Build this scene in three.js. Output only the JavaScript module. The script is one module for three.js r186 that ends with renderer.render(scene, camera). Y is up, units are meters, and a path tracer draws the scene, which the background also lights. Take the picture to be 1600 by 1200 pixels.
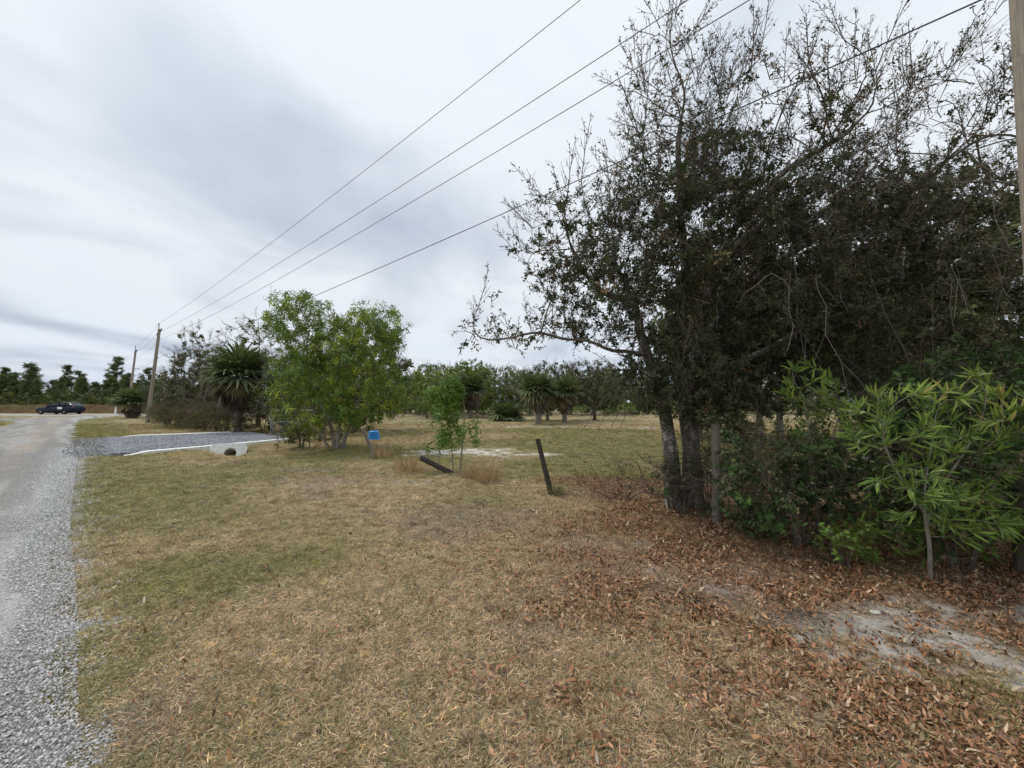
import * as THREE from 'three';

// ---------------------------------------------------------------- camera, sky, sun, exposure
const scene = new THREE.Scene();
const camera = new THREE.PerspectiveCamera(90, 4 / 3, 0.05, 6000);
camera.position.set(0, 1.6, 0);
camera.rotation.set(Math.atan(28 / 600), 0, 0);
const renderer = new THREE.WebGLRenderer();
renderer.toneMapping = THREE.LinearToneMapping;
renderer.toneMappingExposure = 1.42;
renderer.shadowMap.enabled = true;

const sun = new THREE.DirectionalLight(new THREE.Color(1, 0.965, 0.9), 1.5);
sun.position.set(-30, 62, -34);
sun.target.position.set(0, 0, -12);
sun.castShadow = true;
sun.shadow.radius = 24;
sun.shadow.mapSize.set(2048, 2048);
Object.assign(sun.shadow.camera, { left: -60, right: 60, top: 60, bottom: -60, near: 1, far: 200 });
scene.add(sun, sun.target);

// ---------------------------------------------------------------- random numbers and noise
function rngOf(seed) {
  let s = seed >>> 0;
  return () => { s = (s + 0x6d2b79f5) | 0; let t = Math.imul(s ^ (s >>> 15), 1 | s); t = (t + Math.imul(t ^ (t >>> 7), 61 | t)) ^ t; return ((t ^ (t >>> 14)) >>> 0) / 4294967296; };
}
const hash = (x, y) => { let h = Math.imul(x, 374761393) + Math.imul(y, 668265263); h = Math.imul(h ^ (h >>> 13), 1274126177); return ((h ^ (h >>> 16)) >>> 0) / 4294967296; };
function noise(x, y) {
  const xi = Math.floor(x), yi = Math.floor(y), fx = x - xi, fy = y - yi, u = fx * fx * (3 - 2 * fx), v = fy * fy * (3 - 2 * fy);
  const a = hash(xi, yi), b = hash(xi + 1, yi), c = hash(xi, yi + 1), d = hash(xi + 1, yi + 1);
  return a + (b - a) * u + (c - a) * v + (a - b - c + d) * u * v;
}
function fbm(x, y, n = 4) { let s = 0, a = 0.5, t = 0; for (let k = 0; k < n; k++) { s += a * noise(x, y); t += a; a *= 0.5; x = x * 2.03 + 17.3; y = y * 2.03 + 9.1; } return s / t; }
const clamp = (x, a = 0, b = 1) => Math.min(b, Math.max(a, x));
const smooth = (a, b, x) => { const t = clamp((x - a) / (b - a)); return t * t * (3 - 2 * t); };
const lerp = (a, b, t) => a + (b - a) * t;
const mix3 = (a, b, t) => [lerp(a[0], b[0], t), lerp(a[1], b[1], t), lerp(a[2], b[2], t)];

// overcast sky: long stratus bands lying about along the line of sight
{
  const W = 1536, H = 768, d = new Float32Array(W * H * 4);
  const ca = Math.cos(0.16), sa = Math.sin(0.16);
  for (let j = 0; j < H; j++) {
    const el = ((j + 0.5) / H - 0.5) * Math.PI;
    for (let i = 0; i < W; i++) {
      const az = ((i + 0.5) / W - 0.5) * 2 * Math.PI, y = Math.sin(Math.max(el, 0)), c = Math.cos(el);
      const x = c * Math.cos(az), z = c * Math.sin(az), k = 1 / (y + 0.09);
      const px = (x * ca + z * sa) * k, pz = (-x * sa + z * ca) * k;
      const w1 = fbm(px * 0.5 + 3, pz * 0.5 + 8, 3) - 0.5;
      const band = fbm(px * 1.3 + w1 * 2.6 + 31.7, pz * 0.62 + w1 * 2.0 + 4.1, 5);
      const soft = fbm(px * 0.55 + w1 + 11.2, pz * 0.42 + 40.4, 4);
      const fine = fbm(px * 3.6 + w1 * 4, pz * 2.0 + w1 * 3 + 7, 5);
      let t = smooth(0.27, 0.66, 0.46 * band + 0.36 * soft + 0.18 * fine);
      const low = smooth(0.3, 0.02, y);
      const dark = [0.345, 0.395, 0.475], light = [0.61, 0.648, 0.692];
      let col = mix3(dark, light, clamp(0.02 + 1.12 * t));
      col = mix3(col, [0.55, 0.63, 0.75], 0.45 * low * smooth(0.35, 0.7, fine));
      const gain = 0.9 + 0.16 * y, o = (j * W + i) * 4;
      d[o] = col[0] * gain; d[o + 1] = col[1] * gain; d[o + 2] = col[2] * gain; d[o + 3] = 1;
    }
  }
  const t = new THREE.DataTexture(d, W, H, THREE.RGBAFormat, THREE.FloatType);
  t.mapping = THREE.EquirectangularReflectionMapping; t.magFilter = THREE.LinearFilter; t.wrapS = THREE.RepeatWrapping; t.needsUpdate = true;
  scene.background = t; scene.environment = t;
}

// ---------------------------------------------------------------- helpers: naming, geometry
const taken = new Map();
function numbered(name) { const n = taken.get(name) ?? 0; taken.set(name, n + 1); return n ? name + '_' + String(n).padStart(3, '0') : name; }
function tag(o, label, category, group, kind) {
  if (label) o.userData.label = label;
  if (category) o.userData.category = category;
  if (group) o.userData.group = group;
  if (kind) o.userData.kind = kind;
  return o;
}
function thing(name, label, category, [x, y, z], turn = 0, group) {
  const o = new THREE.Group(); o.name = numbered(name); o.position.set(x, y, z); o.rotation.y = turn; scene.add(o);
  return tag(o, label, category, group);
}
function part(name, geo, mat, parent, kind, label) {
  const m = new THREE.Mesh(geo, mat); m.name = parent ? name : numbered(name); m.castShadow = m.receiveShadow = true; (parent ?? scene).add(m);
  if (kind) m.userData.kind = kind;
  if (label) m.userData.label = label;
  return m;
}
function copies(name, geo, mat, list, parent, kind = 'stuff') {     // list of [Matrix4, [r, g, b]]
  const m = new THREE.InstancedMesh(geo, mat, list.length); m.name = parent ? name : numbered(name); m.castShadow = m.receiveShadow = true;
  const c = new THREE.Color();
  list.forEach(([mm, cc], i) => { m.setMatrixAt(i, mm); m.setColorAt(i, c.setRGB(...cc)); });
  m.userData.kind = kind; (parent ?? scene).add(m);
  return m;
}
function cloneThing(o, name, label, [x, y, z], turn, scale, group) {
  const c = o.clone(); c.name = numbered(name); c.position.set(x, y, z); c.rotation.set(0, turn, 0);
  if (Array.isArray(scale)) c.scale.set(...scale); else c.scale.setScalar(scale);
  c.userData = { ...o.userData, label }; if (group) c.userData.group = group; else delete c.userData.group;
  scene.add(c); return c;
}
const V = (x, y, z) => new THREE.Vector3(x, y, z);
class GB {                                                            // a small mesh builder
  constructor() { this.p = []; this.n = []; this.u = []; this.c = []; this.i = []; this.k = 0; }
  vert(p, n, u, v, c) { this.p.push(p.x, p.y, p.z); this.n.push(n.x, n.y, n.z); this.u.push(u, v); this.c.push(c[0], c[1], c[2]); return this.k++; }
  tri(a, b, c) { this.i.push(a, b, c); }
  tube(pts, rad, sides, col = [1, 1, 1], lump = 0, seed = 0) {
    const n = pts.length; if (n < 2) return;
    let t = V(0, 1, 0), nx = null; const first = this.k; let len = 0;
    const lump0 = seed * 13.7;
    for (let i = 0; i < n; i++) {
      const a = pts[Math.max(0, i - 1)], b = pts[Math.min(n - 1, i + 1)], t2 = V(b.x - a.x, b.y - a.y, b.z - a.z).normalize();
      if (!nx) { nx = Math.abs(t2.y) < 0.9 ? V(0, 1, 0).cross(t2).normalize() : V(1, 0, 0).cross(t2).normalize(); }
      else { nx.addScaledVector(t2, -nx.dot(t2)).normalize(); }
      t = t2; const bx = V(0, 0, 0).crossVectors(t, nx);
      if (i) len += pts[i].distanceTo(pts[i - 1]);
      for (let s = 0; s <= sides; s++) {
        const an = (s % sides) / sides * 2 * Math.PI, cs = Math.cos(an), sn = Math.sin(an), d = V(nx.x * cs + bx.x * sn, nx.y * cs + bx.y * sn, nx.z * cs + bx.z * sn);
        let r = rad[i];
        if (lump) r *= 1 + lump * (fbm(cs * 1.3 + lump0 + 20, sn * 1.3 + len * 2.2 + 20, 3) - 0.5) * 2;
        this.vert(V(pts[i].x + d.x * r, pts[i].y + d.y * r, pts[i].z + d.z * r), d, s / sides * 6.2832 * Math.max(rad[0], 0.02), len, col);
      }
    }
    const w = sides + 1;
    for (let i = 0; i < n - 1; i++) for (let s = 0; s < sides; s++) { const a = first + i * w + s, b = a + w; this.i.push(a, a + 1, b, b, a + 1, b + 1); }
    if (rad[n - 1] > 0.012) { const c = this.vert(pts[n - 1], t, 0, len, col); for (let s = 0; s < sides; s++) this.tri(c, first + (n - 1) * w + s, first + (n - 1) * w + s + 1); }
  }
  leaf(o, dir, nor, len, wid, curl, c, stations = 2, skew = 0) {       // a leaf blade: pointed base, two or three pairs of edge points, tip
    const side = V(0, 0, 0).crossVectors(dir, nor).normalize(), up = V(0, 0, 0).crossVectors(side, dir).normalize(), ids = [], fold = 0.18;
    const at = (t, s) => o.clone().addScaledVector(dir, len * t).addScaledVector(up, -curl * len * t * t + Math.abs(s) * wid * fold).addScaledVector(side, s * wid * 0.5 + skew * len * t * t);
    ids.push(this.vert(at(0, 0), up, 0, 0, c));
    for (let k = 1; k <= stations; k++) { const t = stations === 2 ? [0, 0.33, 0.72][k] : [0, 0.22, 0.5, 0.78][k], w = stations === 2 ? [0, 1, 0.72][k] : [0, 0.8, 1, 0.66][k]; ids.push(this.vert(at(t, -w), up, 0, t, c), this.vert(at(t, w), up, 1, t, c)); }
    ids.push(this.vert(at(1, 0), up, 0.5, 1, c));
    this.tri(ids[0], ids[2], ids[1]);
    for (let k = 1; k < stations; k++) { const a = ids[2 * k - 1], b = ids[2 * k], cc = ids[2 * k + 1], dd = ids[2 * k + 2]; this.i.push(a, b, cc, b, dd, cc); }
    const m = ids.length; this.tri(ids[m - 3], ids[m - 2], ids[m - 1]);
  }
  quadBox(cx, cy, cz, sx, sy, sz, col = [1, 1, 1]) {
    const g = new THREE.BoxGeometry(sx, sy, sz), p = g.attributes.position, nn = g.attributes.normal, uv = g.attributes.uv, f = this.k;
    for (let i = 0; i < p.count; i++) this.vert(V(p.getX(i) + cx, p.getY(i) + cy, p.getZ(i) + cz), V(nn.getX(i), nn.getY(i), nn.getZ(i)), uv.getX(i), uv.getY(i), col);
    for (const i of g.index.array) this.i.push(f + i);
  }
  geo() {
    const g = new THREE.BufferGeometry();
    g.setAttribute('position', new THREE.Float32BufferAttribute(this.p, 3)); g.setAttribute('normal', new THREE.Float32BufferAttribute(this.n, 3));
    g.setAttribute('uv', new THREE.Float32BufferAttribute(this.u, 2)); g.setAttribute('color', new THREE.Float32BufferAttribute(this.c, 3)); g.setIndex(this.i);
    return g;
  }
}
const YUP = V(0, 1, 0);
function place(p, dir, twist, sx, sy = sx, sz = sx) {
  const q = new THREE.Quaternion().setFromUnitVectors(YUP, dir).multiply(new THREE.Quaternion().setFromAxisAngle(YUP, twist));
  return new THREE.Matrix4().compose(p, q, V(sx, sy, sz));
}
const rnd3 = (r) => { const z = r() * 2 - 1, a = r() * 6.2832, s = Math.sqrt(1 - z * z); return V(s * Math.cos(a), z, s * Math.sin(a)); };
const jitter = (c, r, a) => { const k = 1 + (r() * 2 - 1) * a; return [c[0] * k * (1 + (r() - 0.5) * a * 0.5), c[1] * k, c[2] * k * (1 + (r() - 0.5) * a * 0.5)]; };

// ---------------------------------------------------------------- textures and materials
function tex(size, f, repeat = 1, srgb = false) {
  const d = new Uint8Array(size * size * 4);
  for (let j = 0; j < size; j++) for (let i = 0; i < size; i++) { const c = f(i, j), o = (j * size + i) * 4; d[o] = clamp(c[0]) * 255; d[o + 1] = clamp(c[1]) * 255; d[o + 2] = clamp(c[2]) * 255; d[o + 3] = 255; }
  const t = new THREE.DataTexture(d, size, size); t.magFilter = THREE.LinearFilter; t.wrapS = t.wrapT = THREE.RepeatWrapping; t.repeat.set(repeat, repeat); t.needsUpdate = true;
  if (srgb) t.colorSpace = THREE.SRGBColorSpace;
  return t;
}
// noise that tiles every n cells
function tnoise(x, y, n, s) { const xi = Math.floor(x), yi = Math.floor(y), fx = x - xi, fy = y - yi, u = fx * fx * (3 - 2 * fx), v = fy * fy * (3 - 2 * fy), m = (k) => ((k % n) + n) % n; const h = (i, j) => hash(m(i) + s * 977, m(j) + s * 131); const a = h(xi, yi), b = h(xi + 1, yi), c = h(xi, yi + 1), d = h(xi + 1, yi + 1); return a + (b - a) * u + (c - a) * v + (a - b - c + d) * u * v; }
const thatch = tex(1024, (i, j) => { const g = 0.45 * tnoise(i / 3, j / 3, 341, 1) + 0.3 * tnoise(i / 8, j / 8, 128, 2) + 0.25 * tnoise(i / 32, j / 32, 32, 3); const v = 0.5 + 0.62 * g; return [v, v * 0.99, v * 0.97]; }, 1 / 2.5);
const grit = tex(1024, (i, j) => { const g = tnoise(i / 2.4, j / 2.4, 426, 4), s = tnoise(i / 5, j / 5, 204, 5), l = tnoise(i / 40, j / 40, 25, 6); let v = 0.4 + 0.36 * g + 0.2 * s + 0.2 * l; if (g > 0.82) v += 0.2; if (s < 0.12) v -= 0.18; return [v, v, v]; }, 1 / 2);
const barkTex = tex(512, (i, j) => { const ridge = tnoise(i / 16, j / 42, 32, 7), f = tnoise(i / 4, j / 7, 128, 8), l = tnoise(i / 46, j / 46, 11, 9), l2 = tnoise(i / 12, j / 9, 42, 10); let v = 0.06 + 0.3 * ridge + 0.3 * f * f; const lich = smooth(0.5, 0.66, 0.4 * l + 0.35 * l2 + 0.25 * f); return mix3([v, v * 0.92, v * 0.82], [0.95, 0.97, 0.92], lich * 0.95); }, 1);
const paleBarkTex = tex(256, (i, j) => { const f = 0.6 * tnoise(i / 6, j / 16, 42, 11) + 0.4 * tnoise(i / 20, j / 40, 12, 12); const v = 0.5 + 0.5 * f; return [v, v * 0.97, v * 0.93]; }, 1);
const poleTex = tex(512, (i, j) => { const f = tnoise(i / 3, j / 90, 170, 13), g = tnoise(i / 11, j / 160, 46, 14), k = tnoise(i / 24, j / 40, 21, 15); const v = 0.45 + 0.3 * f + 0.2 * g + 0.12 * k; return [v, v * 0.96, v * 0.9]; }, 1);
const concTex = tex(512, (i, j) => { const f = tnoise(i / 3, j / 3, 170, 16), g = tnoise(i / 20, j / 20, 25, 17), st = smooth(0.54, 0.74, tnoise(i / 9, j / 14, 56, 18) * 0.5 + 0.5 * g); const v = 0.88 + 0.08 * f + 0.06 * g; return mix3([v, v, v * 0.98], [0.4, 0.4, 0.33], st * 0.55); }, 1);
const std = (o) => new THREE.MeshStandardMaterial({ roughness: 0.9, metalness: 0, side: THREE.DoubleSide, ...o });
const rgb = (r, g, b) => new THREE.Color().setRGB(r, g, b);
const leafMat = (t = 0.3) => new THREE.MeshPhysicalMaterial({ color: rgb(1, 1, 1), vertexColors: true, roughness: 0.92, transmission: t, thickness: 0, side: THREE.DoubleSide, specularIntensity: 0.5 });
const M = {
  ground: std({ vertexColors: true, map: thatch, bumpMap: thatch, bumpScale: 0.012, roughness: 1 }),
  road: std({ vertexColors: true, map: grit, bumpMap: grit, bumpScale: 0.008, roughness: 0.95 }),
  blade: leafMat(0.25), leaf: leafMat(0.3), frond: leafMat(0.2), litter: std({ vertexColors: true, roughness: 0.85 }),
  stone: std({ vertexColors: true, roughness: 0.9, map: null }),
  oakBark: std({ color: rgb(0.46, 0.43, 0.4), map: barkTex, bumpMap: barkTex, bumpScale: 0.02 }),
  oakTwig: std({ color: rgb(0.25, 0.22, 0.2), map: paleBarkTex }),
  greyBark: std({ color: rgb(0.34, 0.31, 0.275), map: paleBarkTex, bumpMap: paleBarkTex, bumpScale: 0.006 }),
  darkBark: std({ color: rgb(0.16, 0.135, 0.115), map: paleBarkTex, bumpMap: paleBarkTex, bumpScale: 0.006 }),
  twig: std({ color: rgb(1, 1, 1), vertexColors: true }),
  pole: std({ color: rgb(0.4, 0.36, 0.31), map: poleTex, bumpMap: poleTex, bumpScale: 0.008 }),
  darkWood: std({ color: rgb(0.085, 0.075, 0.07), map: poleTex, bumpMap: poleTex, bumpScale: 0.01 }),
  greyWood: std({ color: rgb(0.24, 0.21, 0.185), map: poleTex, bumpMap: poleTex, bumpScale: 0.01 }),
  wire: std({ color: rgb(0.06, 0.06, 0.065), roughness: 0.6 }),
  metal: std({ color: rgb(0.3, 0.3, 0.29), metalness: 0.8, roughness: 0.5 }),
  darkMetal: std({ color: rgb(0.1, 0.1, 0.1), metalness: 0.6, roughness: 0.6 }),
  white: std({ color: rgb(0.9, 0.9, 0.88), map: concTex, bumpMap: concTex, bumpScale: 0.004, roughness: 0.8 }),
  concrete: std({ color: rgb(0.62, 0.61, 0.57), map: concTex, bumpMap: concTex, bumpScale: 0.004 }),
  pipe: std({ color: rgb(0.05, 0.05, 0.05), roughness: 0.7 }),
  blue: new THREE.MeshPhysicalMaterial({ color: rgb(0.02, 0.27, 0.72), roughness: 0.45, side: THREE.DoubleSide }),
  carPaint: new THREE.MeshPhysicalMaterial({ color: rgb(0.01, 0.014, 0.032), roughness: 0.55, specularIntensity: 0.35, clearcoat: 0.12, clearcoatRoughness: 0.1 }),
  carGlass: new THREE.MeshPhysicalMaterial({ color: rgb(0.02, 0.025, 0.03), roughness: 0.06, specularIntensity: 1 }),
  tyre: std({ color: rgb(0.02, 0.02, 0.02) }), rim: std({ color: rgb(0.35, 0.35, 0.36), metalness: 0.8, roughness: 0.35 }),
  lampGlass: new THREE.MeshPhysicalMaterial({ color: rgb(0.7, 0.72, 0.74), roughness: 0.1, clearcoat: 1 }), redLamp: new THREE.MeshPhysicalMaterial({ color: rgb(0.35, 0.02, 0.02), roughness: 0.15, clearcoat: 1 }),
  decal: std({ color: rgb(0.82, 0.83, 0.84), roughness: 0.5 }),
  porcelain: std({ color: rgb(0.3, 0.27, 0.25), roughness: 0.3 }),
};

// ---------------------------------------------------------------- lie of the land; x to the right, d metres ahead (z = -d)
const fenceSide = (x, d) => (d - (3.4 + (4.9 - x) * 0.943)) * 0.727;   // > 0 inside the field
// the track runs ahead-left: q = metres across it to the right of its right edge, s = metres along
const RD = [-0.743, 0.669], RN = [0.669, 0.743];
const roadBend = (s) => 0.03 - 0.11 * smooth(1, 6, s) - 0.2 * smooth(12, 40, s);
const roadQ = (x, d) => { const ax = x + 1.8, ad = d - 1.62, s = ax * RD[0] + ad * RD[1]; let q = ax * RN[0] + ad * RN[1]; q -= roadBend(s); return [q, s]; };
function land(x, d) {
  const [q] = roadQ(x, d);
  let h = 0.05 * (fbm(x * 0.35 + 50, d * 0.35 + 50, 3) - 0.5) + 0.03 * (noise(x * 2.1 + 9, d * 2.1 + 4) - 0.5);
  h *= smooth(0.0, 0.7, Math.abs(q + 1.7) - 1.2);
  const cx = x + 9.85, cd = d - 13.45, a = cx * 0.45 + cd * 0.89, b = cx * 0.89 - cd * 0.45;   // the ditch at the pipe's mouth
  h -= 0.36 * Math.exp(-(a * a) / (0.26 + 0.3 * Math.max(0, b)) - (b * b) / (b > 0 ? 5 : 1.4));
  h += (0.85 * smooth(54.5, 60, d) - 0.3 * smooth(64, 80, d)) * smooth(-18, -32, x);            // the bank beyond the highway
  return h;
}
const K = { straw: [0.49, 0.4, 0.232], olive: [0.32, 0.295, 0.12], green: [0.265, 0.258, 0.088], mauve: [0.38, 0.3, 0.235], litter: [0.29, 0.13, 0.062], sand: [0.52, 0.49, 0.45], ash: [0.1, 0.088, 0.08], rust: [0.3, 0.16, 0.07] };
const blot = (x, d, cx, cd, rx, rd, wob = 0.5) => { const n = fbm(x * 1.7 + cx, d * 1.7 + cd, 3) - 0.5; const e = Math.hypot((x - cx) / rx, (d - cd) / rd) + n * wob * 2; return smooth(1.15, 0.65, e); };
function cover(x, d) {                                                // what lies on the ground there, as shares
  const s = fenceSide(x, d), n1 = fbm(x * 0.33 + 7, d * 0.33 + 3, 4), n2 = fbm(x * 1.1 + 70, d * 1.1 + 31, 4), n3 = fbm(x * 2.7 + 13, d * 2.7 + 5, 3);
  let green = smooth(0.42, 0.7, n1 * 0.75 + n2 * 0.25) * 0.75;
  const [q] = roadQ(x, d);
  green = Math.max(green, smooth(3.6, 0.5, q) * smooth(3.5, 6, d) * (0.4 + n1 * 0.7));
  if (s < 0) green = clamp(green + 0.22 * smooth(1.5, -2.5, x));
  if (s > 0) green = clamp(smooth(0.34, 0.62, n1) * 0.55 + 0.7 * smooth(7.2, 9.5, d) * smooth(26, 17, d) * smooth(-1.5, 2.2, x + (n2 - 0.5) * 4) + 0.25 * smooth(-8, -3, -x - 1));
  if (d > 40) green *= 0.35;
  let litter = 1.15 * Math.exp(-(((x - 3.1) / 2.3) ** 2) - (((d - 4.7) / 1.5) ** 2)) + 0.9 * smooth(-1.5, -0.1, s) * smooth(0.8, 2.4, x) * smooth(1.2, 0, s - 0.3)
    + 0.55 * smooth(-1.0, 2.4, x) * smooth(6.6, 2.4, d) + 0.2 * smooth(-2.2, 1.5, x) * smooth(6.5, 1, d);
  if (s > 0.2) litter = Math.max(litter, 0.95 * blot(x, d, 2.4, 7.1, 2.4, 1.3, 0.35));
  litter = clamp(litter * (0.55 + n2 * 0.9) + (n3 - 0.5) * 0.35 * smooth(0.05, 0.3, litter));
  const sand = clamp(Math.max(blot(x, d, 3.4, 2.6, 1.5, 0.62, 0.5) * (0.6 + 0.65 * smooth(0.4, 0.62, fbm(x * 3.1 + 5, d * 4.6 + 8, 4))), 0.3 * blot(x, d, 1.5, 2.15, 0.34, 0.2, 0.9), blot(x, d, -1.7, 12.3, 2.1, 1.0, 0.9) * (0.3 + 0.7 * smooth(0.38, 0.6, fbm(x * 1.1 + 2, d * 2.6, 4))), 0.8 * blot(x, d, 0.7, 11.8, 0.8, 0.35, 0.8), 0.5 * blot(x, d, 1.0, 25, 2.6, 1.6, 0.8), 0.4 * blot(x, d, 7.5, 24, 3, 1.2, 0.8), 0.3 * blot(x, d, -2.3, 7.7, 0.7, 0.3, 0.9), 0.3 * blot(x, d, 1.3, 4.35, 0.32, 0.25, 0.8), 0.25 * blot(x, d, 1.9, 3.6, 0.6, 0.4, 0.8), 0.4 * blot(x, d, 1.75, 1.75, 0.3, 0.2, 0.8)));
  const grit3 = fbm(x * 9 + 3, d * 9 + 1, 3);
  const ash = Math.max(0.85 * blot(x, d, 2.25, 2.85, 0.62, 0.2, 0.5), 0.6 * blot(x, d, 1.5, 3.2, 0.6, 0.25, 0.6));
  const mauve = smooth(0.55, 0.72, fbm(x * 0.55 + 90, d * 0.55 + 22, 4)) * smooth(12, 7, d);
  return { green, litter, sand: clamp(sand * (0.55 + 0.95 * smooth(0.36, 0.6, grit3))), ash, mauve, n1, n2, n3, s, q };
}

// ---------------------------------------------------------------- ground sheet
{
  const N = 620, gb = new Float32Array((N + 1) * (N + 1) * 3), cc = new Float32Array((N + 1) * (N + 1) * 3), uv = new Float32Array((N + 1) * (N + 1) * 2), idx = [];
  const warp = (t) => Math.sign(t) * (16 * Math.abs(t) + 46 * Math.abs(t) ** 3 + 2400 * Math.abs(t) ** 14);
  for (let j = 0; j <= N; j++) for (let i = 0; i <= N; i++) {
    const x = warp((i / N) * 2 - 1) - 1, d = warp((j / N) * 2 - 1) + 4, k = j * (N + 1) + i;
    gb.set([x, land(x, d), -d], k * 3); uv.set([x, d], k * 2);
    const c = cover(x, d);
    let col = mix3(K.straw, K.olive, clamp(c.green * 1.2)); col = mix3(col, K.green, smooth(0.6, 1, c.green) * 0.7); col = mix3(col, K.mauve, c.mauve * 0.7);
    col = mix3(col, [0.2, 0.165, 0.125], 0.35 * smooth(0.45, 0.62, c.n3));
    col = mix3(col, K.litter, c.litter * 0.85); col = mix3(col, K.ash, c.ash); col = mix3(col, d > 10 ? [0.78, 0.75, 0.71] : K.sand, c.sand);
    if (d > 54 && d < 75 && x < -20) col = mix3(col, [0.24, 0.185, 0.12], 0.8 * smooth(54, 55, d) * smooth(61, 60, d)); if (x < -24) col = mix3(col, [0.5, 0.44, 0.33], smooth(60, 61, d) * smooth(67, 64, d));
    cc.set(col.map((v) => v * 0.74), k * 3);
  }
  for (let j = 0; j < N; j++) for (let i = 0; i < N; i++) { const a = j * (N + 1) + i, b = a + N + 1; idx.push(a, a + 1, b, b, a + 1, b + 1); }
  const g = new THREE.BufferGeometry();
  g.setAttribute('position', new THREE.BufferAttribute(gb, 3)); g.setAttribute('color', new THREE.BufferAttribute(cc, 3)); g.setAttribute('uv', new THREE.BufferAttribute(uv, 2)); g.setIndex(idx); g.computeVertexNormals();
  tag(part('ground', g, M.ground), 'dry lawn and field ground with sand and leaf litter', null, null, 'structure');
}
// a sheet over the land between two edge lines, its rims dipping under the turf
function strip(name, label, A, B, across, lift, colour, seed) {
  const n = A.length - 1, gbp = [], cc = [], uv = [], idx = [];
  for (let i = 0; i <= n; i++) for (let j = 0; j <= across; j++) {
    const t = j / across, x = lerp(A[i][0], B[i][0], t), d = lerp(A[i][1], B[i][1], t), e = Math.min(t, 1 - t) * Math.hypot(A[i][0] - B[i][0], A[i][1] - B[i][1]);
    const rag = (fbm(x * 1.6 + seed, d * 1.6, 4) - 0.5) * 0.07 + (noise(x * 6 + seed, d * 6) - 0.5) * 0.02;
    gbp.push(x, land(x, d) + lift(x, d) * smooth(-0.02, 0.5, e) + (e < 0.55 ? (rag - 0.035) * smooth(0.55, 0.1, e) : 0) + 0.004, -d);
    cc.push(...colour(x, d, t)); uv.push(x, d);
  }
  for (let i = 0; i < n; i++) for (let j = 0; j < across; j++) { const a = i * (across + 1) + j, b = a + across + 1; idx.push(a, b, a + 1, b, b + 1, a + 1); }
  const g = new THREE.BufferGeometry();
  g.setAttribute('position', new THREE.Float32BufferAttribute(gbp, 3)); g.setAttribute('color', new THREE.Float32BufferAttribute(cc, 3)); g.setAttribute('uv', new THREE.Float32BufferAttribute(uv, 2)); g.setIndex(idx); g.computeVertexNormals();
  return tag(part(name, g, M.road), label, null, null, 'structure');
}
// the track: right edge at q = 0, left edge about 3.4 m across, widening where it meets the highway
const roadPoint = (q, s) => { const qq = q + roadBend(s); return [-1.8 + s * RD[0] + qq * RN[0], 1.62 + s * RD[1] + qq * RN[1]]; };
{
  const A = [], B = [];
  for (let i = 0; i <= 260; i++) {
    const s = -6 + 66 * (i / 260) ** 1.5, flare = smooth(46, 59, s), n = (fbm(s * 0.9, 3.3, 3) - 0.5) * 0.5;
    A.push(roadPoint(0.15 + n * 0.7 + 2.2 * flare, s)); B.push(roadPoint(-3.5 + (fbm(s * 0.7, 8.1, 3) - 0.5) * 0.4 - 2.8 * flare, s));
  }
  strip('gravel_road', 'worn grey gravel track with pale tyre tracks', A, B, 46, () => 0.035, (x, d) => {
    const [q, s] = roadQ(x, d), n = fbm(x * 0.8, d * 0.8, 4), n2 = fbm(q * 3 + 5, s * 0.35, 4);
    let c = mix3([0.25, 0.237, 0.22], [0.37, 0.352, 0.33], smooth(0.35, 0.65, n2));
    c = mix3(c, [0.37, 0.29, 0.23], 0.75 * smooth(0.42, 0.1, Math.abs(q + 1.15 + (n - 0.5) * 0.5)) * smooth(0.3, 0.6, n));
    c = mix3(c, [0.24, 0.235, 0.23], 0.6 * smooth(0.55, 0.7, n)); c = mix3(c, [0.5, 0.5, 0.49], 0.55 * smooth(-0.75, -0.2, q) * smooth(0.3, 0.55, n2));
    return c;
  }, 2);
  const H0 = [], H1 = []; for (let i = 0; i <= 120; i++) { const x = -190 + 168 * i / 120; H0.push([x, 44.6 + (fbm(x * 0.2, 1, 3) - 0.5)]); H1.push([x, 51]); }
  strip('highway', 'pale straight road crossing beyond the track', H0, H1, 10, () => 0.06, (x, d) => mix3([0.42, 0.4, 0.37], [0.33, 0.32, 0.31], smooth(46, 47.5, d)), 5);
}
// the driveway into the gate, slate-grey stone between two painted kerbs
const DRIVE = { near: [[-11.75, 11.2], [-11.35, 11.75], [-10.75, 12.85], [-10.2, 14.0], [-9.55, 15.3], [-9.1, 16.2]], far: [[-17.6, 16.6], [-17.2, 16.85], [-16.3, 17.4], [-15.3, 18.1], [-14.2, 18.9], [-13.3, 19.5]] };
{
  const cA = new THREE.CatmullRomCurve3(DRIVE.near.map(([x, d]) => V(x, 0, d))), cB = new THREE.CatmullRomCurve3(DRIVE.far.map(([x, d]) => V(x, 0, d)));
  const A = [], B = []; for (let i = 0; i <= 60; i++) { const a = cA.getPoint(i / 60), b = cB.getPoint(i / 60); A.push([a.x, a.z]); B.push([b.x, b.z]); }
  // keep the bed level where the ditch dips: lift by what the land lacks
  strip('gravel_driveway', 'slate grey crushed stone driveway leading to the gate', A, B, 44, (x, d) => 0.07 - Math.min(0, land(x, d)), (x, d) => { const n = fbm(x * 1.3, d * 1.3, 3), c = mix3([0.24, 0.245, 0.265], [0.34, 0.345, 0.36], n); return c; }, 8);
}

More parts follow.
